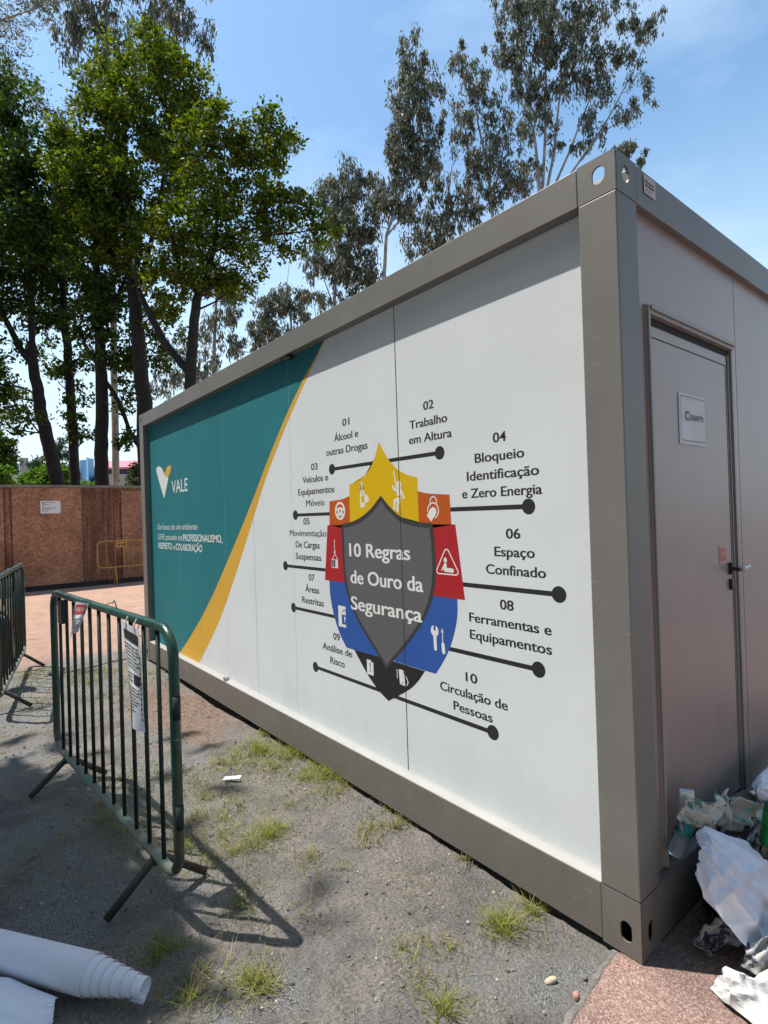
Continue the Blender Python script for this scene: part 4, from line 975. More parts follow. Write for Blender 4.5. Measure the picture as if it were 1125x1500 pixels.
tree('leafy_tree', 'tall leafy tree with a thick upright trunk between the blue building and the pink roof', GL, 17.2,
     [[(149, 708, .26), (148, 650, .25), (150, 600, .235), (149, 550, .22), (146, 500, .19), (143, 440, .16), (140, 360, .12), (150, 260, .07)], [(149, 545, .09), (135, 520, .08), (124, 505, .07), (118, 480, .05)], [(151, 552, .08), (175, 590, .085), (190, 630, .075), (203, 655, .06), (215, 670, .04)], [(146, 470, .09), (175, 430, .07), (190, 390, .05)]],
     [(150, 300, 70, 70), (140, 390, 60, 50), (170, 450, 45, 40), (125, 455, 40, 30, 0, .8), (165, 520, 36, 36, 0, .7), (182, 575, 26, 40, 0, .5), (190, 640, 18, 22, 0, .35), (130, 500, 20, 25, 0, .4), (200, 530, 26, 36, 1, .5), (235, 520, 26, 30, 1, .7), (250, 480, 28, 26, 1, .7)],
     'bark', 'leafdark', clump=.44, per=74, leaf=.15, dens=1.15)
tree('leafy_tree', 'bushy tree with bright yellow green top and thick black trunk behind the far office corner', GL, 16.8,
     [[(214, 700, .31), (213, 600, .29), (206, 540, .27), (200, 470, .25), (194, 400, .22), (186, 330, .17), (175, 240, .10), (190, 150, .05)], [(198, 440, .10), (222, 350, .09), (240, 260, .06)]],
     [(215, 85, 55, 42), (170, 140, 55, 55), (255, 130, 60, 50), (130, 190, 45, 50), (210, 190, 80, 60), (120, 260, 55, 60), (190, 280, 80, 70), (270, 220, 60, 60), (225, 370, 60, 50), (150, 350, 55, 45), (235, 450, 34, 36, 0, .5), (290, 160, 34, 40)],
     'bark', 'leafbright', clump=.42, per=85, leaf=.14, dens=1.0)
tree('leafy_tree', 'spreading leafy tree whose trunk forks into a wide V above the office roof', GL, 15.6,
     [[(278, 640, .21), (279, 560, .20), (282, 500, .18), (288, 440, .16), (291, 430, .14)], [(279, 548, .15), (262, 528, .14), (240, 500, .13), (222, 465, .12), (205, 430, .10), (196, 380, .07)], [(291, 432, .11), (278, 412, .10), (262, 385, .09), (250, 340, .06)], [(291, 432, .12), (304, 405, .10), (312, 370, .09), (320, 300, .06)], [(300, 430, .07), (318, 405, .06), (314, 385, .05)]],
     [(310, 235, 60, 60), (345, 300, 62, 60), (380, 220, 42, 50), (415, 225, 26, 34), (390, 170, 22, 26, 0, .6), (280, 330, 60, 60), (345, 380, 52, 40), (400, 310, 46, 46), (440, 315, 36, 28), (472, 335, 24, 28), (300, 420, 46, 26), (255, 410, 40, 40), (345, 420, 30, 30, 0, .7), (425, 365, 26, 24, 0, .7), (330, 190, 40, 40)],
     'bark', 'leafbright', clump=.40, per=85, leaf=.13, dens=1.0)
tree('eucalyptus_tree', 'feathery tree with an open crown entering at the top left corner', GE, 23.0,
     [[(-70, 700, .25), (-60, 400, .2), (-40, 150, .12), (0, 30, .07), (60, 10, .04)], [(-40, 150, .08), (20, 110, .06), (70, 170, .03)]],
     [(5, 20, 50, 24, 0, .6), (50, 10, 38, 26, 0, .6), (10, 75, 40, 28, 0, .45), (30, 130, 50, 36, 0, .55), (75, 165, 36, 26, 0, .4), (-20, 130, 40, 50)],
     'palebark', 'leafeuc', clump=.50, per=60, leaf=.17, aspect=.3, dens=1.7)
tree('eucalyptus_tree', 'tall dark eucalyptus rising behind the bright green tree top at the upper left', GE, 26.0,
     [[(170, 700, .3), (165, 400, .26), (158, 120, .2), (155, 20, .14), (154, -60, .08)], [(158, 120, .09), (120, 70, .06), (95, 30, .04)], [(157, 80, .09), (210, 40, .06), (280, 20, .03)]],
     [(110, 20, 34, 40), (100, 60, 22, 26, 0, .7), (155, 15, 28, 40), (150, 90, 28, 28), (205, 40, 40, 28, 0, .8), (255, 25, 36, 36), (295, 45, 22, 22, 0, .8), (185, 75, 30, 22), (150, 130, 26, 30, 0, .8), (120, -40, 60, 40), (230, -40, 80, 40)],
     'palebark', 'leafeuc', 'hang', clump=.55, per=52, leaf=.24, aspect=.26, dens=1.15)
tree('eucalyptus_tree', 'slender pale trunked eucalyptus seen behind the forked tree', GE, 30.0,
     [[(312, 640, .20), (313, 540, .18), (315, 470, .16), (318, 420, .12), (330, 380, .06)], [(315, 480, .05), (330, 505, .04), (340, 540, .03)]],
     [(305, 500, 26, 40, 0, .5), (335, 455, 30, 30, 0, .6), (345, 500, 22, 24, 0, .5), (265, 520, 36, 40, 1, .6), (340, 415, 30, 26, 0, .7), (290, 545, 30, 24, 0, .7), (240, 560, 20, 30, 0, .7)],
     'palebark', 'leafeuc', 'hang', clump=.5, per=46, leaf=.22, aspect=.26, dens=1.6)
tree('eucalyptus_tree', 'small round topped eucalyptus low above the roof edge with bare twigs around it', GE, 31.0,
     [[(428, 600, .16), (427, 500, .12), (426, 450, .08), (424, 420, .04)], [(427, 490, .06), (395, 470, .04)], [(430, 520, .04), (420, 420, .03), (425, 375, .015)], [(470, 520, .04), (458, 430, .03), (442, 380, .012)], [(480, 500, .03), (465, 440, .02), (448, 385, .01)]],
     [(425, 438, 32, 24), (400, 455, 24, 24), (385, 475, 24, 26), (445, 455, 18, 18, 0, .8), (375, 500, 18, 20, 0, .8), (410, 485, 30, 18, 0, .7), (348, 515, 10, 12, 0, .8), (440, 490, 16, 16, 0, .6)],
     'palebark', 'leafeuc', 'hang', clump=.45, per=55, leaf=.20, aspect=.3, dens=1.3)
tree('eucalyptus_tree', 'full grey green eucalyptus right of the leafy branches, left of the taller forked one', GE, 30.0,
     [[(490, 600, .2), (488, 480, .17), (492, 400, .14), (500, 320, .1), (510, 270, .05)], [(489, 450, .08), (475, 410, .05), (468, 380, .03)]],
     [(505, 260, 34, 28), (500, 300, 40, 36), (545, 262, 26, 22, 0, .8), (520, 345, 36, 36), (475, 290, 26, 22, 0, .6), (475, 385, 34, 34, 0, .9), (510, 395, 36, 36), (540, 385, 24, 30), (465, 425, 22, 24, 0, .5), (500, 430, 24, 16, 0, .6)],
     'palebark', 'leafeuc', 'hang', clump=.52, per=59, leaf=.22, aspect=.28, dens=1.35)
tree('eucalyptus_tree', 'tall narrow eucalyptus with a forked pale trunk, standing alone in the sky above the roof', GE, 29.0,
     [[(562, 560, .22), (563, 400, .18), (566, 345, .15), (578, 310, .12), (592, 260, .09), (605, 180, .06), (610, 90, .03)], [(567, 345, .10), (590, 318, .09), (606, 290, .06), (640, 200, .03)]],
     [(605, 80, 24, 34, 0, .8), (592, 125, 34, 40), (622, 130, 26, 36, 0, .9), (600, 185, 34, 40), (630, 190, 20, 30, 0, .8), (590, 240, 34, 36), (620, 245, 22, 28), (575, 285, 30, 26), (555, 300, 22, 24), (600, 300, 24, 20, 0, .8), (585, 205, 26, 30), (540, 340, 16, 30, 1, .8)],
     'palebark', 'leafeuc', 'hang', clump=.50, per=57, leaf=.22, aspect=.28, dens=1.3)
tree('eucalyptus_tree', 'sparse eucalyptus just right of the narrow one, low over the roof slope', GE, 31.0,
     [[(648, 560, .2), (650, 360, .15), (655, 300, .11), (662, 240, .06)], [(650, 345, .08), (690, 290, .05)], [(650, 330, .08), (625, 290, .05)]],
     [(640, 245, 24, 30, 0, .7), (655, 290, 34, 30), (625, 330, 28, 26), (670, 320, 34, 24), (615, 365, 22, 18, 0, .9), (690, 290, 22, 24), (645, 350, 30, 20), (600, 350, 16, 20, 0, .5)],
     'palebark', 'leafeuc', 'hang', clump=.50, per=50, leaf=.22, aspect=.28, dens=1.1)
tree('eucalyptus_tree', 'open crowned eucalyptus left of the broadest one above the roof', GE, 27.0,
     [[(722, 540, .2), (722, 320, .16), (715, 250, .12), (700, 180, .08), (690, 100, .04)], [(720, 300, .09), (735, 230, .06), (748, 170, .03)], [(716, 260, .07), (680, 210, .05), (668, 150, .03)]],
     [(672, 90, 22, 26, 0, .8), (695, 130, 34, 40, 0, .8), (672, 165, 26, 26, 0, .6), (720, 170, 24, 36, 0, .6), (690, 200, 34, 30, 0, .8), (730, 235, 40, 26, 0, .9), (700, 245, 34, 28), (765, 255, 22, 26, 0, .8), (740, 275, 34, 18), (745, 195, 22, 20, 0, .5), (712, 285, 24, 20)],
     'palebark', 'leafeuc', 'hang', clump=.42, per=50, leaf=.19, aspect=.28, dens=1.05)
tree('eucalyptus_tree', 'broad eucalyptus with many pale rising stems behind the near corner of the office', GE, 25.0,
     [[(790, 520, .26), (792, 300, .2), (788, 250, .14), (782, 190, .1), (770, 160, .06), (745, 130, .03)], [(794, 300, .14), (798, 210, .11), (800, 120, .08), (795, 30, .04)], [(797, 300, .14), (812, 220, .10), (822, 120, .07), (850, 20, .04)], [(800, 300, .12), (835, 220, .09), (862, 150, .06), (900, 60, .03)], [(805, 300, .11), (850, 235, .08), (890, 175, .06), (930, 100, .04), (955, 40, .02)], [(852, 235, .06), (880, 195, .05), (930, 165, .03)]],
     [(745, 30, 30, 34), (780, 20, 40, 40), (735, 75, 26, 26, 0, .7), (770, 75, 34, 30, 0, .9), (815, 60, 40, 40), (850, 25, 36, 34), (790, 115, 40, 32, 0, .9), (840, 105, 40, 34), (880, 70, 34, 30, 0, .8), (875, 125, 28, 24, 0, .9), (760, 130, 26, 24, 0, .7), (930, 30, 22, 26, 0, .8), (955, 30, 18, 22), (925, 75, 22, 26, 0, .8), (940, 115, 20, 14, 0, .8), (905, 165, 20, 14), (940, 150, 26, 12, 0, .9), (810, 160, 30, 24, 0, .7), (860, 170, 24, 20, 0, .8), (770, 180, 30, 24, 0, .7), (815, 205, 18, 22, 0, .6), (870, 200, 26, 12, 0, .8), (800, -40, 100, 40), (900, -10, 40, 30, 0, .7), (780, 240, 18, 20, 0, .8), (852, 215, 14, 10, 0, .7)],
     'palebark', 'leafeuc', 'hang', clump=.40, per=50, leaf=.18, aspect=.28, dens=1.05)
tree('eucalyptus_tree', 'small leafy shoots rising directly behind the top corner of the office', GE, 26.0,
     [[(905, 560, .14), (908, 300, .09), (912, 240, .05), (915, 215, .02)], [(910, 280, .04), (935, 262, .03), (944, 235, .015)]],
     [(908, 222, 14, 10), (918, 212, 12, 14), (942, 232, 7, 14, 0, .9), (896, 226, 10, 8)],
     'palebark', 'leafeuc', 'hang', clump=.30, per=46, leaf=.18, aspect=.3, dens=1.2)
tree('conifer_tree', 'dark conifer with layered branches behind the two left trunks', None, 34.0,
     [[(85, 705, .2), (85, 670, .14), (88, 640, .05)]],
     [(84, 650, 12, 8), (70, 668, 18, 6, 0, .9), (92, 665, 16, 8), (60, 682, 18, 6), (80, 685, 26, 9), (52, 678, 8, 4), (95, 690, 16, 8)],
     'bark', 'needle', clump=.30, per=40, leaf=.26, aspect=.2, dens=1.3)
tree('dark_tree', 'dark rounded tree at the left edge above the hoarding', None, 30.0,
     [[(2, 705, .25), (2, 670, .2), (0, 650, .1)]],
     [(0, 655, 20, 20), (12, 675, 14, 16), (-20, 650, 30, 30), (6, 690, 16, 10)],
     'bark', 'leafdark', clump=.36, per=102, leaf=.16, dens=1.7)
def hedge(name, label, d, blobs, leafm='leafhedge', stem=3, cat='hedge'):
    c = atd(blobs[0][0], blobs[0][1], d); root = empty(name, (c.x, c.y, 0)); tag(root, label, cat); inv = Vector((c.x, c.y, 0))
    P, A, S, CC = foliage(blobs, d, .26, 60, .13, 'broad', 1.8); tb = MB()
    for cc, _ in CC: q = Vector(cc); tb.tube([x - inv for x in bent((q.x, q.y, -.05), q, .06, 5)], [.06, .05, .04, .03, .02], 6)
    tb.build('stem', M['bark'], root); leaf_obj('foliage', P - np.array(inv), A, S, .5, M[leafm], root)
hedge('hedge', 'sunlit green hedge looking over the hoarding behind the two left trunks', 21.0, [(60, 697, 26, 10), (84, 692, 24, 10), (102, 696, 14, 12), (45, 702, 12, 8), (72, 704, 36, 8), (60, 720, 30, 14), (90, 720, 30, 14)])
hedge('bush', 'round bright green bush at the left edge behind the hoarding', 20.0, [(2, 695, 14, 12), (-14, 690, 20, 16), (6, 712, 16, 14)], cat='bush')
hedge('bush', 'low dark shrub beside the far corner of the office', 22.0, [(196, 695, 10, 8), (204, 680, 8, 14), (200, 712, 14, 12), (216, 690, 14, 20)], 'leafdark', cat='bush')
hedge('bush', 'small light green bush peeping over the hoarding below the blue cladding', 23.0, [(127, 707, 12, 4), (130, 716, 12, 10)], cat='bush')
# tree just outside the left edge: its crown shades the ground in the lower left corner
shade = [(-3.5, -1.66), (-2.72, -1.30), (-2.35, -1.25), (-1.89, -1.27), (-1.45, -1.30), (-1.15, -1.27), (-.98, -1.30), (-.86, -1.42), (-.80, -1.9), (-1.0, -2.6), (-3.6, -2.6)]
def inside(x, y, poly):
    c = False
    for i in range(len(poly)):
        (x1, y1), (x2, y2) = poly[i], poly[i - 1]
        if (y1 > y) != (y2 > y) and x < (x2 - x1) * (y - y1) / (y2 - y1) + x1: c = not c
    return c
pts = []
while len(pts) < 330:
    x, y = random.uniform(-3.7, 0), random.uniform(-2.7, -.5)
    if inside(x, y, shade): h = random.uniform(5.4, 7.2); pts.append(Vector((x, y, 0)) - SUN_TRAVEL * (h / -SUN_TRAVEL.z))
sroot = empty('shade_tree', (-5.4, -5.2, 0)); tag(sroot, 'tree standing just beyond the left edge, its crown shading the lower left ground', 'tree'); inv = Vector((-5.4, -5.2, 0))
tb = MB(); tb.tube([Vector(p) - inv for p in ((-5.4, -5.2, -.1), (-5.38, -5.15, 1.5), (-5.25, -4.9, 3.2), (-5.1, -4.5, 4.6), (-4.8, -3.9, 5.6))], [.24, .2, .17, .14, .1], 10)
top_ = Vector((-4.8, -3.9, 5.6))
for q in pts[::9]: tb.tube([x - inv for x in bent(top_, q, .1, 5)], [.05, .04, .03, .02, .008], 6)
tb.build('trunk', M['bark'], sroot)
Ps = np.concatenate([np.array(q) + rng.normal(size=(110, 3)) * .11 for q in pts]); 
leaf_obj('crown', Ps - np.array(inv), nrm(len(Ps)) + np.array([0, 0, -.2]), .12 * rng.uniform(.7, 1.3, len(Ps)), .55, M['leafdark'], sroot)

# added unseen trees behind and beside the viewpoint, cutting sky light on the walls
for k, (tx, ty, th) in enumerate(((-23, -8, 14), (-16, -8.5, 14), (-10, -8.2, 14), (-4.6, -7.8, 15), (0.9, -7.6, 15), (6.5, -7.6, 14), (12.5, -4.5, 13), (13.5, 1.5, 13), (13, 8, 13))):
    rt = empty('sky_block_tree', (tx, ty, 0)); tag(rt, 'unseen dense tree added to keep sky light off the office walls', 'tree', 'added sky-blocking trees'); tb = MB()
    tb.tube([(0, 0, -.1), (.05, .1, 2), (.2, .05, 5), (0, .1, 9)], [.32, .26, .2, .06], 10)
    Q = []
    for j in range(26):
        u = nrm(1)[0] * (rng.random() ** .4); c = np.array([u[0] * 3.4, u[1] * 3.0, th * .52 + u[2] * th * .42]); Q.append(c + rng.normal(size=(300, 3)) * np.array([.9, .9, .7])); tb.tube(bent((.1, .08, min(8, c[2] * .6)), c, .1, 4), [.08, .06, .04, .01], 5)
    tb.build('trunk', M['bark'], rt); Q = np.concatenate(Q); leaf_obj('crown', Q, nrm(len(Q)), .34 * rng.uniform(.7, 1.3, len(Q)), .6, M['leafdark'], rt)

# ------------------------------------------------------------------ grass, gravel, litter on the ground
tufts = [(320,1120,70,.25,.6),(420,1110,90,.2,.8),(350,1180,90,.3,.5),(430,1180,60,.25,.5),(290,1150,60,.2,.6),(385,1100,70,.12,1.0),(300,1270,60,.2,.5),(460,1130,60,.15,.9),(330,1200,50,.2,.7),(375,1095,60,.15,1.0),(350,1110,40,.14,.6),(400,1125,90,.22,.5),(440,1140,60,.18,.7),(470,1140,70,.13,1.0),(495,1140,40,.10,1.0),(300,1165,60,.16,.5),(285,1200,80,.16,.6),(275,1240,60,.12,.8),(330,1225,30,.14,.4),(390,1225,70,.09,1.0),(370,1240,40,.10,.9),(410,1215,26,.06,1.0),(340,1250,60,.15,.5),(350,1320,40,.09,.6),(370,1330,24,.12,.4),(455,1255,50,.10,.5),(490,1160,40,.10,.6),
 (545,1215,50,.09,.6),(580,1210,50,.07,.6),(535,1230,30,.09,.4),(520,1140,26,.08,.5),(560,1190,20,.1,.4),(740,1355,80,.07,.9),(725,1362,30,.06,.6),(780,1330,26,.035,.9),(690,1255,20,.04,.3),(600,1290,20,.15,.3),(370,1440,90,.07,.6),(390,1450,30,.06,.6),(280,1460,60,.08,.6),(240,1390,60,.08,.6),(225,1400,40,.08,.6),(300,1425,30,.1,.5),(650,1480,70,.07,.8),(630,1390,14,.08,.4),(590,1390,20,.07,.5),(660,1390,14,.05,.5),(440,1340,20,.15,.3),(500,1270,20,.15,.3),(620,1435,20,.09,.4),
 (130,1000,120,.45,.5),(160,985,110,.4,.6),(110,985,80,.35,.5),(190,1000,60,.3,.4),(220,985,60,.3,.4),(150,1020,60,.3,.4),(40,990,110,.4,.7),(25,1010,60,.3,.7),(55,1030,40,.25,.5),(190,1215,60,.14,.5),(160,1200,50,.15,.5),(210,1240,30,.1,.5),(150,1180,50,.16,.6),(95,1230,30,.15,.3),(40,1260,30,.15,.3),(30,1290,26,.12,.3),(120,1290,20,.15,.3),(230,1130,30,.2,.4),(180,1140,40,.2,.5),(420,1065,30,.08,.8),(455,1095,30,.06,.9),(330,1180,20,.2,.4)]
gvs, gfs = [], []; gv2, gf2 = [], []
def blade(vs, fs, x, y, h, bend, ang, w):
    z = ground_z(x, y) - .004; dx, dy = math.cos(ang), math.sin(ang); px, py = -dy * w, dx * w; n = len(vs)
    for k, t in enumerate((0, .4, .75, 1.0)):
        ox, oz = bend * t * t, h * (t - .25 * bend / (h + 1e-6) * t * t * .5); ww = (1, .85, .5, .06)[k]
        vs.append((x + dx * ox + px * ww, y + dy * ox + py * ww, z + oz)); vs.append((x + dx * ox - px * ww, y + dy * ox - py * ww, z + oz))
    for k in range(3): fs.append((n + 2 * k, n + 2 * k + 1, n + 2 * k + 3, n + 2 * k + 2))
for (px, py, n, sp, green) in tufts:
    c = onz(px, py, -.02); dist = (c - CAM).length
    for _ in range(int(n * 3.0)):
        r = sp * abs(random.gauss(0, .8)); t = random.uniform(0, 2 * PI); x, y = c.x + r * math.cos(t), min(c.y + r * math.sin(t), -.004 if c.x > -5 else 9)
        if -.11 < x: continue
        h = random.uniform(.012, .075) * (1.15 if green > .8 else .9); tgt = (gvs, gfs) if random.random() < green else (gv2, gf2)
        blade(*tgt, x, y, h, random.uniform(.3, 1.9) * h, random.uniform(0, 2 * PI), random.uniform(.0008, .0018) * (1 if dist < 4 else 1.6))
for _ in range(2600):     # scattered single blades and straw
    x, y = random.uniform(-4.5, -.15), random.uniform(-1.6, -.02)
    if fbm(x, y, 1.5, 3) < -.12: continue
    blade(gv2, gf2, x, y, random.uniform(.004, .022), random.uniform(.015, .05), random.uniform(0, 2 * PI), random.uniform(.0007, .0016))
mb = MB(); mb.add(gvs, gfs, True); tag(mb.build('grass', leaf_mat('grass_blade', (0.10, 0.135, 0.022), (0.34, 0.35, 0.07), .35)), 'short green grass tufts growing through the dusty asphalt', 'grass', kind='stuff')
mb = MB(); mb.add(gv2, gf2, True); tag(mb.build('dry_grass', leaf_mat('dry_blade', (0.16, 0.14, 0.06), (0.36, 0.31, 0.17), .25)), 'dry straw coloured grass scattered over the dusty asphalt', 'dry grass', kind='stuff')
mb = MB(); ico = bmesh.new(); bmesh.ops.create_icosphere(ico, subdivisions=1, radius=1); iv_ = [v.co.copy() for v in ico.verts]; if_ = [tuple(v.index for v in f.verts) for f in ico.faces]; ico.free()
for _ in range(3600):
    if random.random() < .25: x, y = random.gauss(-3.8, .6), random.gauss(-.3, .25)
    else: x, y = random.uniform(-4.6, -.12), random.uniform(-1.8, -.01)
    if y > -.004: continue
    s = min(.010, .0020 * math.exp(abs(random.gauss(0, .75)))); q = Matrix.Rotation(random.uniform(0, 6.28), 3, Vector((random.random(), random.random(), 1)).normalized())
    z = ground_z(x, y); mb.add([(q @ Vector((v.x * s * random.uniform(.7, 1.25), v.y * s, v.z * s * .65))) + Vector((x, y, z + s * .3)) for v in iv_], if_, False)
def gravel_mat():
    m = bpy.data.materials.new('gravel_stone'); m.use_nodes = True; nt = m.node_tree; b = nt.nodes['Principled BSDF']; b.inputs['Roughness'].default_value = .85
    gg = nt.nodes.new('ShaderNodeNewGeometry'); r = nt.nodes.new('ShaderNodeValToRGB'); e = r.color_ramp.elements; e[0].color = (.09, .085, .085, 1); e[1].color = (.42, .38, .34, 1); k = e.new(.5); k.color = (.17, .15, .135, 1)
    nt.links.new(gg.outputs['Random Per Island'], r.inputs['Fac']); nt.links.new(r.outputs['Color'], b.inputs['Base Color']); return m
tag(mb.build('gravel', gravel_mat()), 'fine grey gravel and crumbs of asphalt on the bare ground', 'gravel', kind='stuff')
lv, lf = [], []
for _ in range(420):
    x, y = random.uniform(-4.6, -.14), random.uniform(-1.75, -.03); z = ground_z(x, y) + .004; a = random.uniform(0, 2 * PI); L = random.uniform(.008, .026); w = L * random.uniform(.18, .42); t = random.uniform(-.4, .4); n = len(lv)
    dx, dy = math.cos(a), math.sin(a)
    for u, v_ in ((-.5, 0), (0, .5), (.5, 0), (0, -.5)): lv.append((x + dx * L * u - dy * w * v_, y + dy * L * u + dx * w * v_, z + .4 * L * t * u + .25 * w * abs(v_)))
    lf.append((n, n + 1, n + 2, n + 3))
mb = MB(); mb.add(lv, lf, True); tag(mb.build('leaf_litter', leaf_mat('dry_leaf', (.05, .035, .02), (.34, .26, .15), .15)), 'small dry leaves scattered over the bare ground', 'leaf litter', kind='stuff')
def stone(px, py, r, col, label, seed):
    p = onz(px, py, -.01); o = lumpy('stone', (p.x, p.y, ground_z(p.x, p.y) + r[2] * .75), r, mat('stone', col, .8, 0, .2, 60), seed, 3, .16, 1.4); o.rotation_euler = (0, 0, seed); tag(o, label, 'stone')
stone(807, 1434, (.024, .011, .010), (.50, .41, .30), 'flat cream coloured stone on the asphalt near the office corner', 1.2)
stone(844, 1457, (.013, .011, .013), (.42, .22, .18), 'small reddish round stone beside the pink paving edge', 2.4)
stone(855, 1487, (.010, .010, .009), (.11, .10, .10), 'dark grey pebble by the lower end of the paving edge', 3.3)
stone(857, 1430, (.009, .009, .008), (.14, .13, .125), 'grey pebble between the reddish stone and the office corner', 4.1)

def crumple(name, bl, br, tr, tl, nx, nz, m, amp=.03, freq=3.0, seed=0.0, bulge=(0, 0, 0), thick=.0015, fine=.35, parent=None, zmin=None, folds=0.0, flat=False):
    """a sheet hung between four corner points or two boundary lines, creased"""
    def line(p, t):
        p = [Vector(q) for q in p]; s = t * (len(p) - 1); i = min(int(s), len(p) - 2); return p[i].lerp(p[i + 1], s - i)
    low = bl; up = tl; vs = []
    for j in range(nz):
        v = j / (nz - 1)
        for i in range(nx):
            u = i / (nx - 1); p = line(low, u).lerp(line(up, u), v); p += Vector(bulge) * math.sin(PI * v) * (.4 + .6 * math.sin(PI * min(1, u * 1.1)))
            q = p * freq * 2.2 + Vector((seed, seed * 1.7, 0))
            q = q + Vector((noise.noise(q * .7), noise.noise(q * .7 + Vector((9, 0, 0))), 0)) * .5
            d1 = noise.voronoi(q)[0]; d2 = noise.voronoi(q * 2.4 + Vector((5, 1, 2)))[0]
            f = d1[0] * .9 + fine * d2[0] * .5; g_ = (d1[1] - d1[0]) * .6 + fine * d2[1] * .4
            e = min(1, 4 * min(v, 1 - v) + .35)
            p += Vector((.55 * (g_ - .35), -.45 * (f - .35), .8 * (f - .4))) * amp * e
            if folds:
                a_ = (u * 3.2 + v * 5.5 + .5 * noise.noise(Vector((u * 3, v * 3, seed)))); b_ = (u * 6 - v * 2.5 + .6 * noise.noise(Vector((u * 2, v * 4, seed + 3))))
                k_ = (1 - abs(noise.noise(Vector((a_, u * .7, seed)))) * 2.2) + .6 * (1 - abs(noise.noise(Vector((b_, v * .6, seed + 5)))) * 2.2)
                p += Vector((.75, -.5, .45)) * folds * k_ * min(1, .4 + 3 * min(v, 1 - v))
            if zmin is not None: p.z = max(p.z, zmin)
            vs.append(p)
    mb = MB(); mb.add(vs, [(j * nx + i, j * nx + i + 1, (j + 1) * nx + i + 1, (j + 1) * nx + i) for j in range(nz - 1) for i in range(nx - 1)], not flat)
    o = mb.build(name, m, parent); s = o.modifiers.new('solid', 'SOLIDIFY'); s.thickness = thick
    return o
# ---- pile of rubbish against the short end
X = onx
bag = lumpy('rubbish_bag', (.11, .72, .13), (.10, .40, .15), M['bag'], 5, 5, .2, 2.0, ridge=.12, rfreq=3); tag(bag, 'black rubbish bag at the bottom of the heap by the office door', 'bag')
low = [X(1016, 1280, .10), X(1030, 1315, .14), X(1055, 1345, .19), X(1090, 1385, .24), X(1125, 1425, .28), X(1180, 1470, .33)]
upl = [X(1018, 1222, .075), X(1030, 1208, .085), X(1060, 1222, .12), X(1092, 1232, .14), X(1125, 1250, .17), X(1180, 1275, .21)]
o = crumple('crumpled_sheet', low, None, None, upl, 96, 64, M['sheet'], .035, 4.0, 1.3, (.05, -.03, .035), fine=.6, folds=.022); tag(o, 'large creased white sheet draped over the rubbish heap', 'sheet')
low = [X(1096, 1160, .085), X(1110, 1170, .10), X(1128, 1184, .12), X(1180, 1215, .16)]; upl = [X(1100, 1150, .07), X(1110, 1136, .08), X(1128, 1120, .09), X(1180, 1100, .11)]
o = crumple('crumpled_sheet', low, None, None, upl, 36, 24, M['sheet'], .012, 3, 4.2, (.03, -.01, .01), folds=.006); tag(o, 'smooth white sheet highest on the rubbish heap at the right edge', 'sheet')
low = [onz(1040, 1446, .005), onz(1058, 1468, .002), onz(1085, 1488, .002), onz(1118, 1515, .004), onz(1165, 1545, .004)]; upl = [onz(1070, 1424, .035), onz(1085, 1424, .05), onz(1105, 1432, .045), onz(1128, 1420, .06), onz(1175, 1425, .05)]
o = crumple('crumpled_sheet', low, None, None, upl, 40, 28, mat('sunlit_paper', (.58, .58, .57), .7), .10, 5.0, 8.1, (0, 0, .02), fine=.8, zmin=.0, folds=.012, flat=True); tag(o, 'crumpled white paper lying on the pink paving in the lower right corner', 'sheet')
def scrap_mat(name, c1, c2, c3):
    m = mat(name, c1, .55, 0, 0, 9, 0, 60, col2=c2); r = [n for n in m.node_tree.nodes if n.type == 'VALTORGB'][0]; r.color_ramp.interpolation = 'CONSTANT'; r.color_ramp.elements[1].position = .52; e = r.color_ramp.elements.new(.6); e.color = (*c3, 1); return m
SC = scrap_mat('printed_scrap', (.55, .53, .48), (.10, .24, .2), (.44, .40, .36)); SC2 = scrap_mat('printed_film', (.46, .42, .38), (.27, .44, .41), (.12, .09, .075)); SC3 = scrap_mat('grey_film', (.34, .34, .33), (.05, .05, .10), (.40, .40, .38))
def scrap(name, c, size, m, label, seed, amp=.05, tilt=0.0, zmin=None):
    """a torn sheet screwed up into a loose wad: two rows of control points round the centre"""
    rr = random.Random(seed); c = Vector(c); sx_, sy_, sz_ = size; mb = MB()
    nu, nv = 34, 22; vs = []
    for j in range(nv):
        v = j / (nv - 1) * 2 - 1
        for i in range(nu):
            u = i / (nu - 1) * 2 - 1
            a = u * 2.3 + seed; e = (1 - .28 * abs(v)) * (.82 + .3 * noise.noise(Vector((u * 1.3, v * 1.3, seed))))
            p = Vector((math.cos(a * .9 + tilt) * sx_ * e, u * sy_ * e, (v + .35 * math.sin(a * 1.7)) * sz_))
            q = Vector((u * 1.9, v * 1.2, seed * 3.1)); d1 = noise.voronoi(q)[0]; d2 = noise.voronoi(q * 2.3)[0]
            p += Vector((1.2 * (d1[0] - .4) + .25 * (d2[0] - .4), .6 * (d1[1] - d1[0] - .3), .15 * (d2[1] - d2[0] - .3) + .9 * (d1[0] - .4))) * amp
            p += c
            if zmin is not None: p.z = max(p.z, zmin + .002)
            vs.append(p)
    mb.add(vs, [(j * nu + i, j * nu + i + 1, (j + 1) * nu + i + 1, (j + 1) * nu + i) for j in range(nv - 1) for i in range(nu - 1)], True)
    o = mb.build(name, m); sm = o.modifiers.new('solid', 'SOLIDIFY'); sm.thickness = .0012; tag(o, label, 'scrap'); return o
scrap('crumpled_scrap', X(1026, 1190, .065), (.055, .115, .055), SC, 'crumpled scrap printed white and dark green beside the small white card', 2.3, .045, 2.9)
scrap('crumpled_scrap', X(1086, 1192, .09), (.07, .19, .062), SC2, 'larger crumpled scrap with a pale turquoise print at the top of the heap', 6.1, .05)
scrap('crumpled_scrap', X(1060, 1184, .08), (.04, .06, .045), M['paper'], 'little white crumpled paper between the two printed scraps', 9.4, .03)
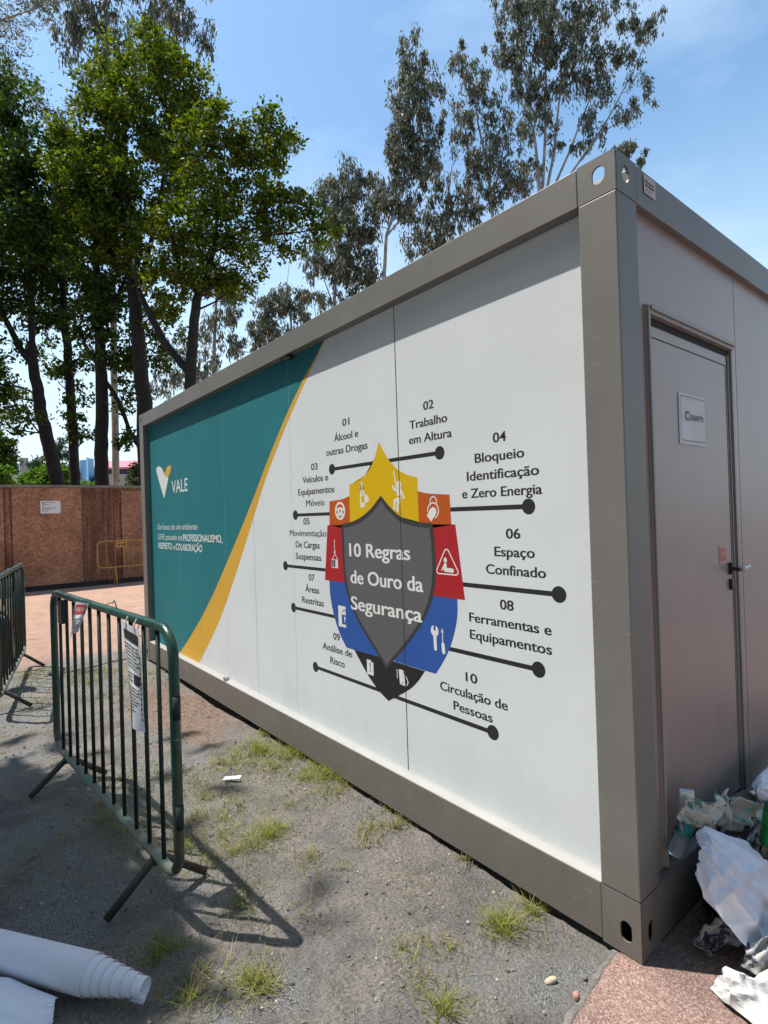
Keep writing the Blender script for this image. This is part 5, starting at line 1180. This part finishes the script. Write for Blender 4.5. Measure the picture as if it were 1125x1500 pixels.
p = onz(1062, 1384, .035); scrap('crumpled_film', (p.x - .01, p.y + .02, .055), (.085, .15, .055), SC3, 'crumpled grey film under the large white sheet on the paving', 4.2, .06, .8, 0.0)
p = onz(1122, 1412, .03); scrap('crumpled_film', (p.x + .02, p.y + .02, .065), (.07, .12, .07), SC3, 'crumpled pale grey film at the right edge below the large white sheet', 12.7, .06, .4, 0.0)
p = X(1006, 1168, .03); mb = MB().box((-.010, -.024, -.028), (.010, .024, .028)); o = mb.build('white_card', M['paper'], None, .002, p); o.rotation_euler = (.0, .15, -1.05); tag(o, 'small white card box standing against the lower door', 'card')
low = [X(1066, 1182, .05), X(1090, 1190, .09), X(1112, 1200, .12)]; upl = [X(1072, 1166, .03), X(1090, 1156, .04), X(1112, 1168, .09)]
o = crumple('cardboard_piece', low, None, None, upl, 14, 10, M['card'], .01, 4, 3.3, thick=.004); tag(o, 'torn brown cardboard piece behind the printed scraps', 'cardboard')
# bottles
def lathe(mb, prof, n=24):
    vs = [(r * math.cos(2 * PI * k / n), r * math.sin(2 * PI * k / n), z) for z, r in prof for k in range(n)]
    return mb.add(vs, [(i * n + k, i * n + (k + 1) % n, (i + 1) * n + (k + 1) % n, (i + 1) * n + k) for i in range(len(prof) - 1) for k in range(n)], True)
def clear(name, col, rough=.08, tr=.85):
    m = mat(name, col, rough); b = m.node_tree.nodes['Principled BSDF']; b.inputs['Transmission Weight'].default_value = tr; b.inputs['IOR'].default_value = 1.3; return m
def bottle(name, label, loc, axis, s, body, cap, lab):
    e = empty(name, loc); tag(e, label, 'bottle'); e.rotation_mode = 'QUATERNION'; e.rotation_quaternion = Vector(axis).to_track_quat('Z', 'Y'); e.scale = (s, s, s)
    prof = [(0, .0), (0, .020), (.006, .030), (.02, .032)] + [(.02 + .012 * k, .032 - (.0025 if k % 2 else 0)) for k in range(1, 5)] + [(.075, .032), (.13, .032), (.14, .030), (.165, .022), (.185, .0125), (.20, .0125)]
    b = MB(); lathe(b, prof); b.build('body', body, e); q = MB(); lathe(q, [(.082, .0324), (.128, .0324)]); q.build('wrapper', lab, e)
    q = MB(); lathe(q, [(.195, .0), (.195, .0145), (.212, .0145), (.212, 0)]); q.build('cap', cap, e)
bottle('plastic_bottle', 'clear plastic bottle with a teal wrapper lying on the door sill', X(985, 1252, .012), (.10, .75, .62), .95, clear('clear_plastic', (.75, .8, .82)), M['grime'], mat('teal_wrapper', (.03, .2, .19), .4, 0, .3, 60))
bottle('green_bottle', 'green plastic bottle wedged in the heap at the right edge', X(1125, 1240, .20), (.10, .25, 1), 1.0, mat('green_plastic', (.01, .16, .03), .2), M['white'], mat('green_wrapper', (.015, .20, .05), .3))

# ---- rolled banner in the lower left
ra, rb_ = onz(-170, 1352, .078), onz(213, 1447, .048)
ax = (rb_ - ra).normalized(); Lr = (rb_ - ra).length; sd_ = ax.cross(Vector((0, 0, 1))).normalized(); upv = sd_.cross(ax)
roll = empty('banner_roll', ra); tag(roll, 'white banner rolled up with its inner turns pushed out like a telescope', 'roll')
ends = [Lr - .205, Lr - .172, Lr - .140, Lr - .108, Lr - .070, Lr - .035, Lr]
rad0 = .060; drop = [0, .0, .0, .0, .0, 0, 0]
outer = MB(); inner = MB()
def tubeshell(mb, s0, s1, r, zoff, gap=0.0, th=.0012, n=36):
    vs = []
    for s in (s0, s1):
        for rr in (r, r - th):
            for k in range(n + 1):
                t = -PI * .62 + (2 * PI - gap) * k / n; vs.append(ax * s + (sd_ * math.cos(t) + upv * math.sin(t)) * rr + Vector((0, 0, zoff)))
    m = n + 1; fs = []
    for k in range(n): fs += [(k, k + 1, 2 * m + k + 1, 2 * m + k), (m + k, 3 * m + k, 3 * m + k + 1, m + k + 1), (2 * m + k, 2 * m + k + 1, 3 * m + k + 1, 3 * m + k)]
    mb.add(vs, fs, True)
for i, e_ in enumerate(ends):
    r = rad0 - .0052 * i; z = (ra.z * 0 + 0) ; axis_z = ra.z + ax.z * e_; 
    tubeshell(outer if i == 0 else inner, 0 if i == 0 else ends[i - 1] - .05, e_, r, 0.0, 0.02)
outer.build('outer_turn', M['sheet'], roll); inner.build('inner_turn', M['sheet'], roll)
fl = MB(); pts_ = []
for k in range(12):
    t = k / 11; an = -PI * .62 - .1 * t; r = .034
    for s in (Lr - .05, Lr): pts_.append(ax * s + (sd_ * math.cos(-PI * .55) + upv * math.sin(-PI * .55)) * r + sd_ * (.022 * t) - upv * (.006 * t + .004 * math.sin(PI * t)))
fl.add(pts_, [(2 * k, 2 * k + 1, 2 * k + 3, 2 * k + 2) for k in range(11)], True); fl.build('loose_edge', M['sheet'], roll)
low = [onz(-160, 1530, .02), onz(-40, 1540, .015), onz(40, 1530, .01), onz(78, 1498, .012)]; upl = [onz(-170, 1420, .05), onz(-40, 1430, .06), onz(15, 1432, .05), onz(86, 1462, .03)]
o = crumple('banner_sheet', low, None, None, upl, 60, 40, M['sheet'], .020, 2.6, 6.6, (0, 0, .04), fine=.3, folds=.005); tag(o, 'loose white banner sheet lying in front of the white roll', 'sheet')
low = [onz(-150, 1428, .012), onz(0, 1436, .010), onz(90, 1440, .010)]; upl = [onz(-150, 1385, .03), onz(0, 1398, .03), onz(88, 1430, .016)]
o = crumple('banner_sheet', low, None, None, upl, 24, 10, M['sheet'], .008, 2.0, 2.6, (0, 0, -.004), fine=.2); tag(o, 'narrow white sheet fold pressed under the white roll', 'sheet')
p = onz(340, 1137, .012); mb = MB().box((-.055, -.016, -.0015), (.055, .016, .0015)); o = mb.build('litter_strip', M['paper'], None, .001, p); o.rotation_euler = (.15, -.12, .75); o.location.z = ground_z(p.x, p.y) + .020; tag(o, 'small white strip of litter lying in the grass', 'litter')
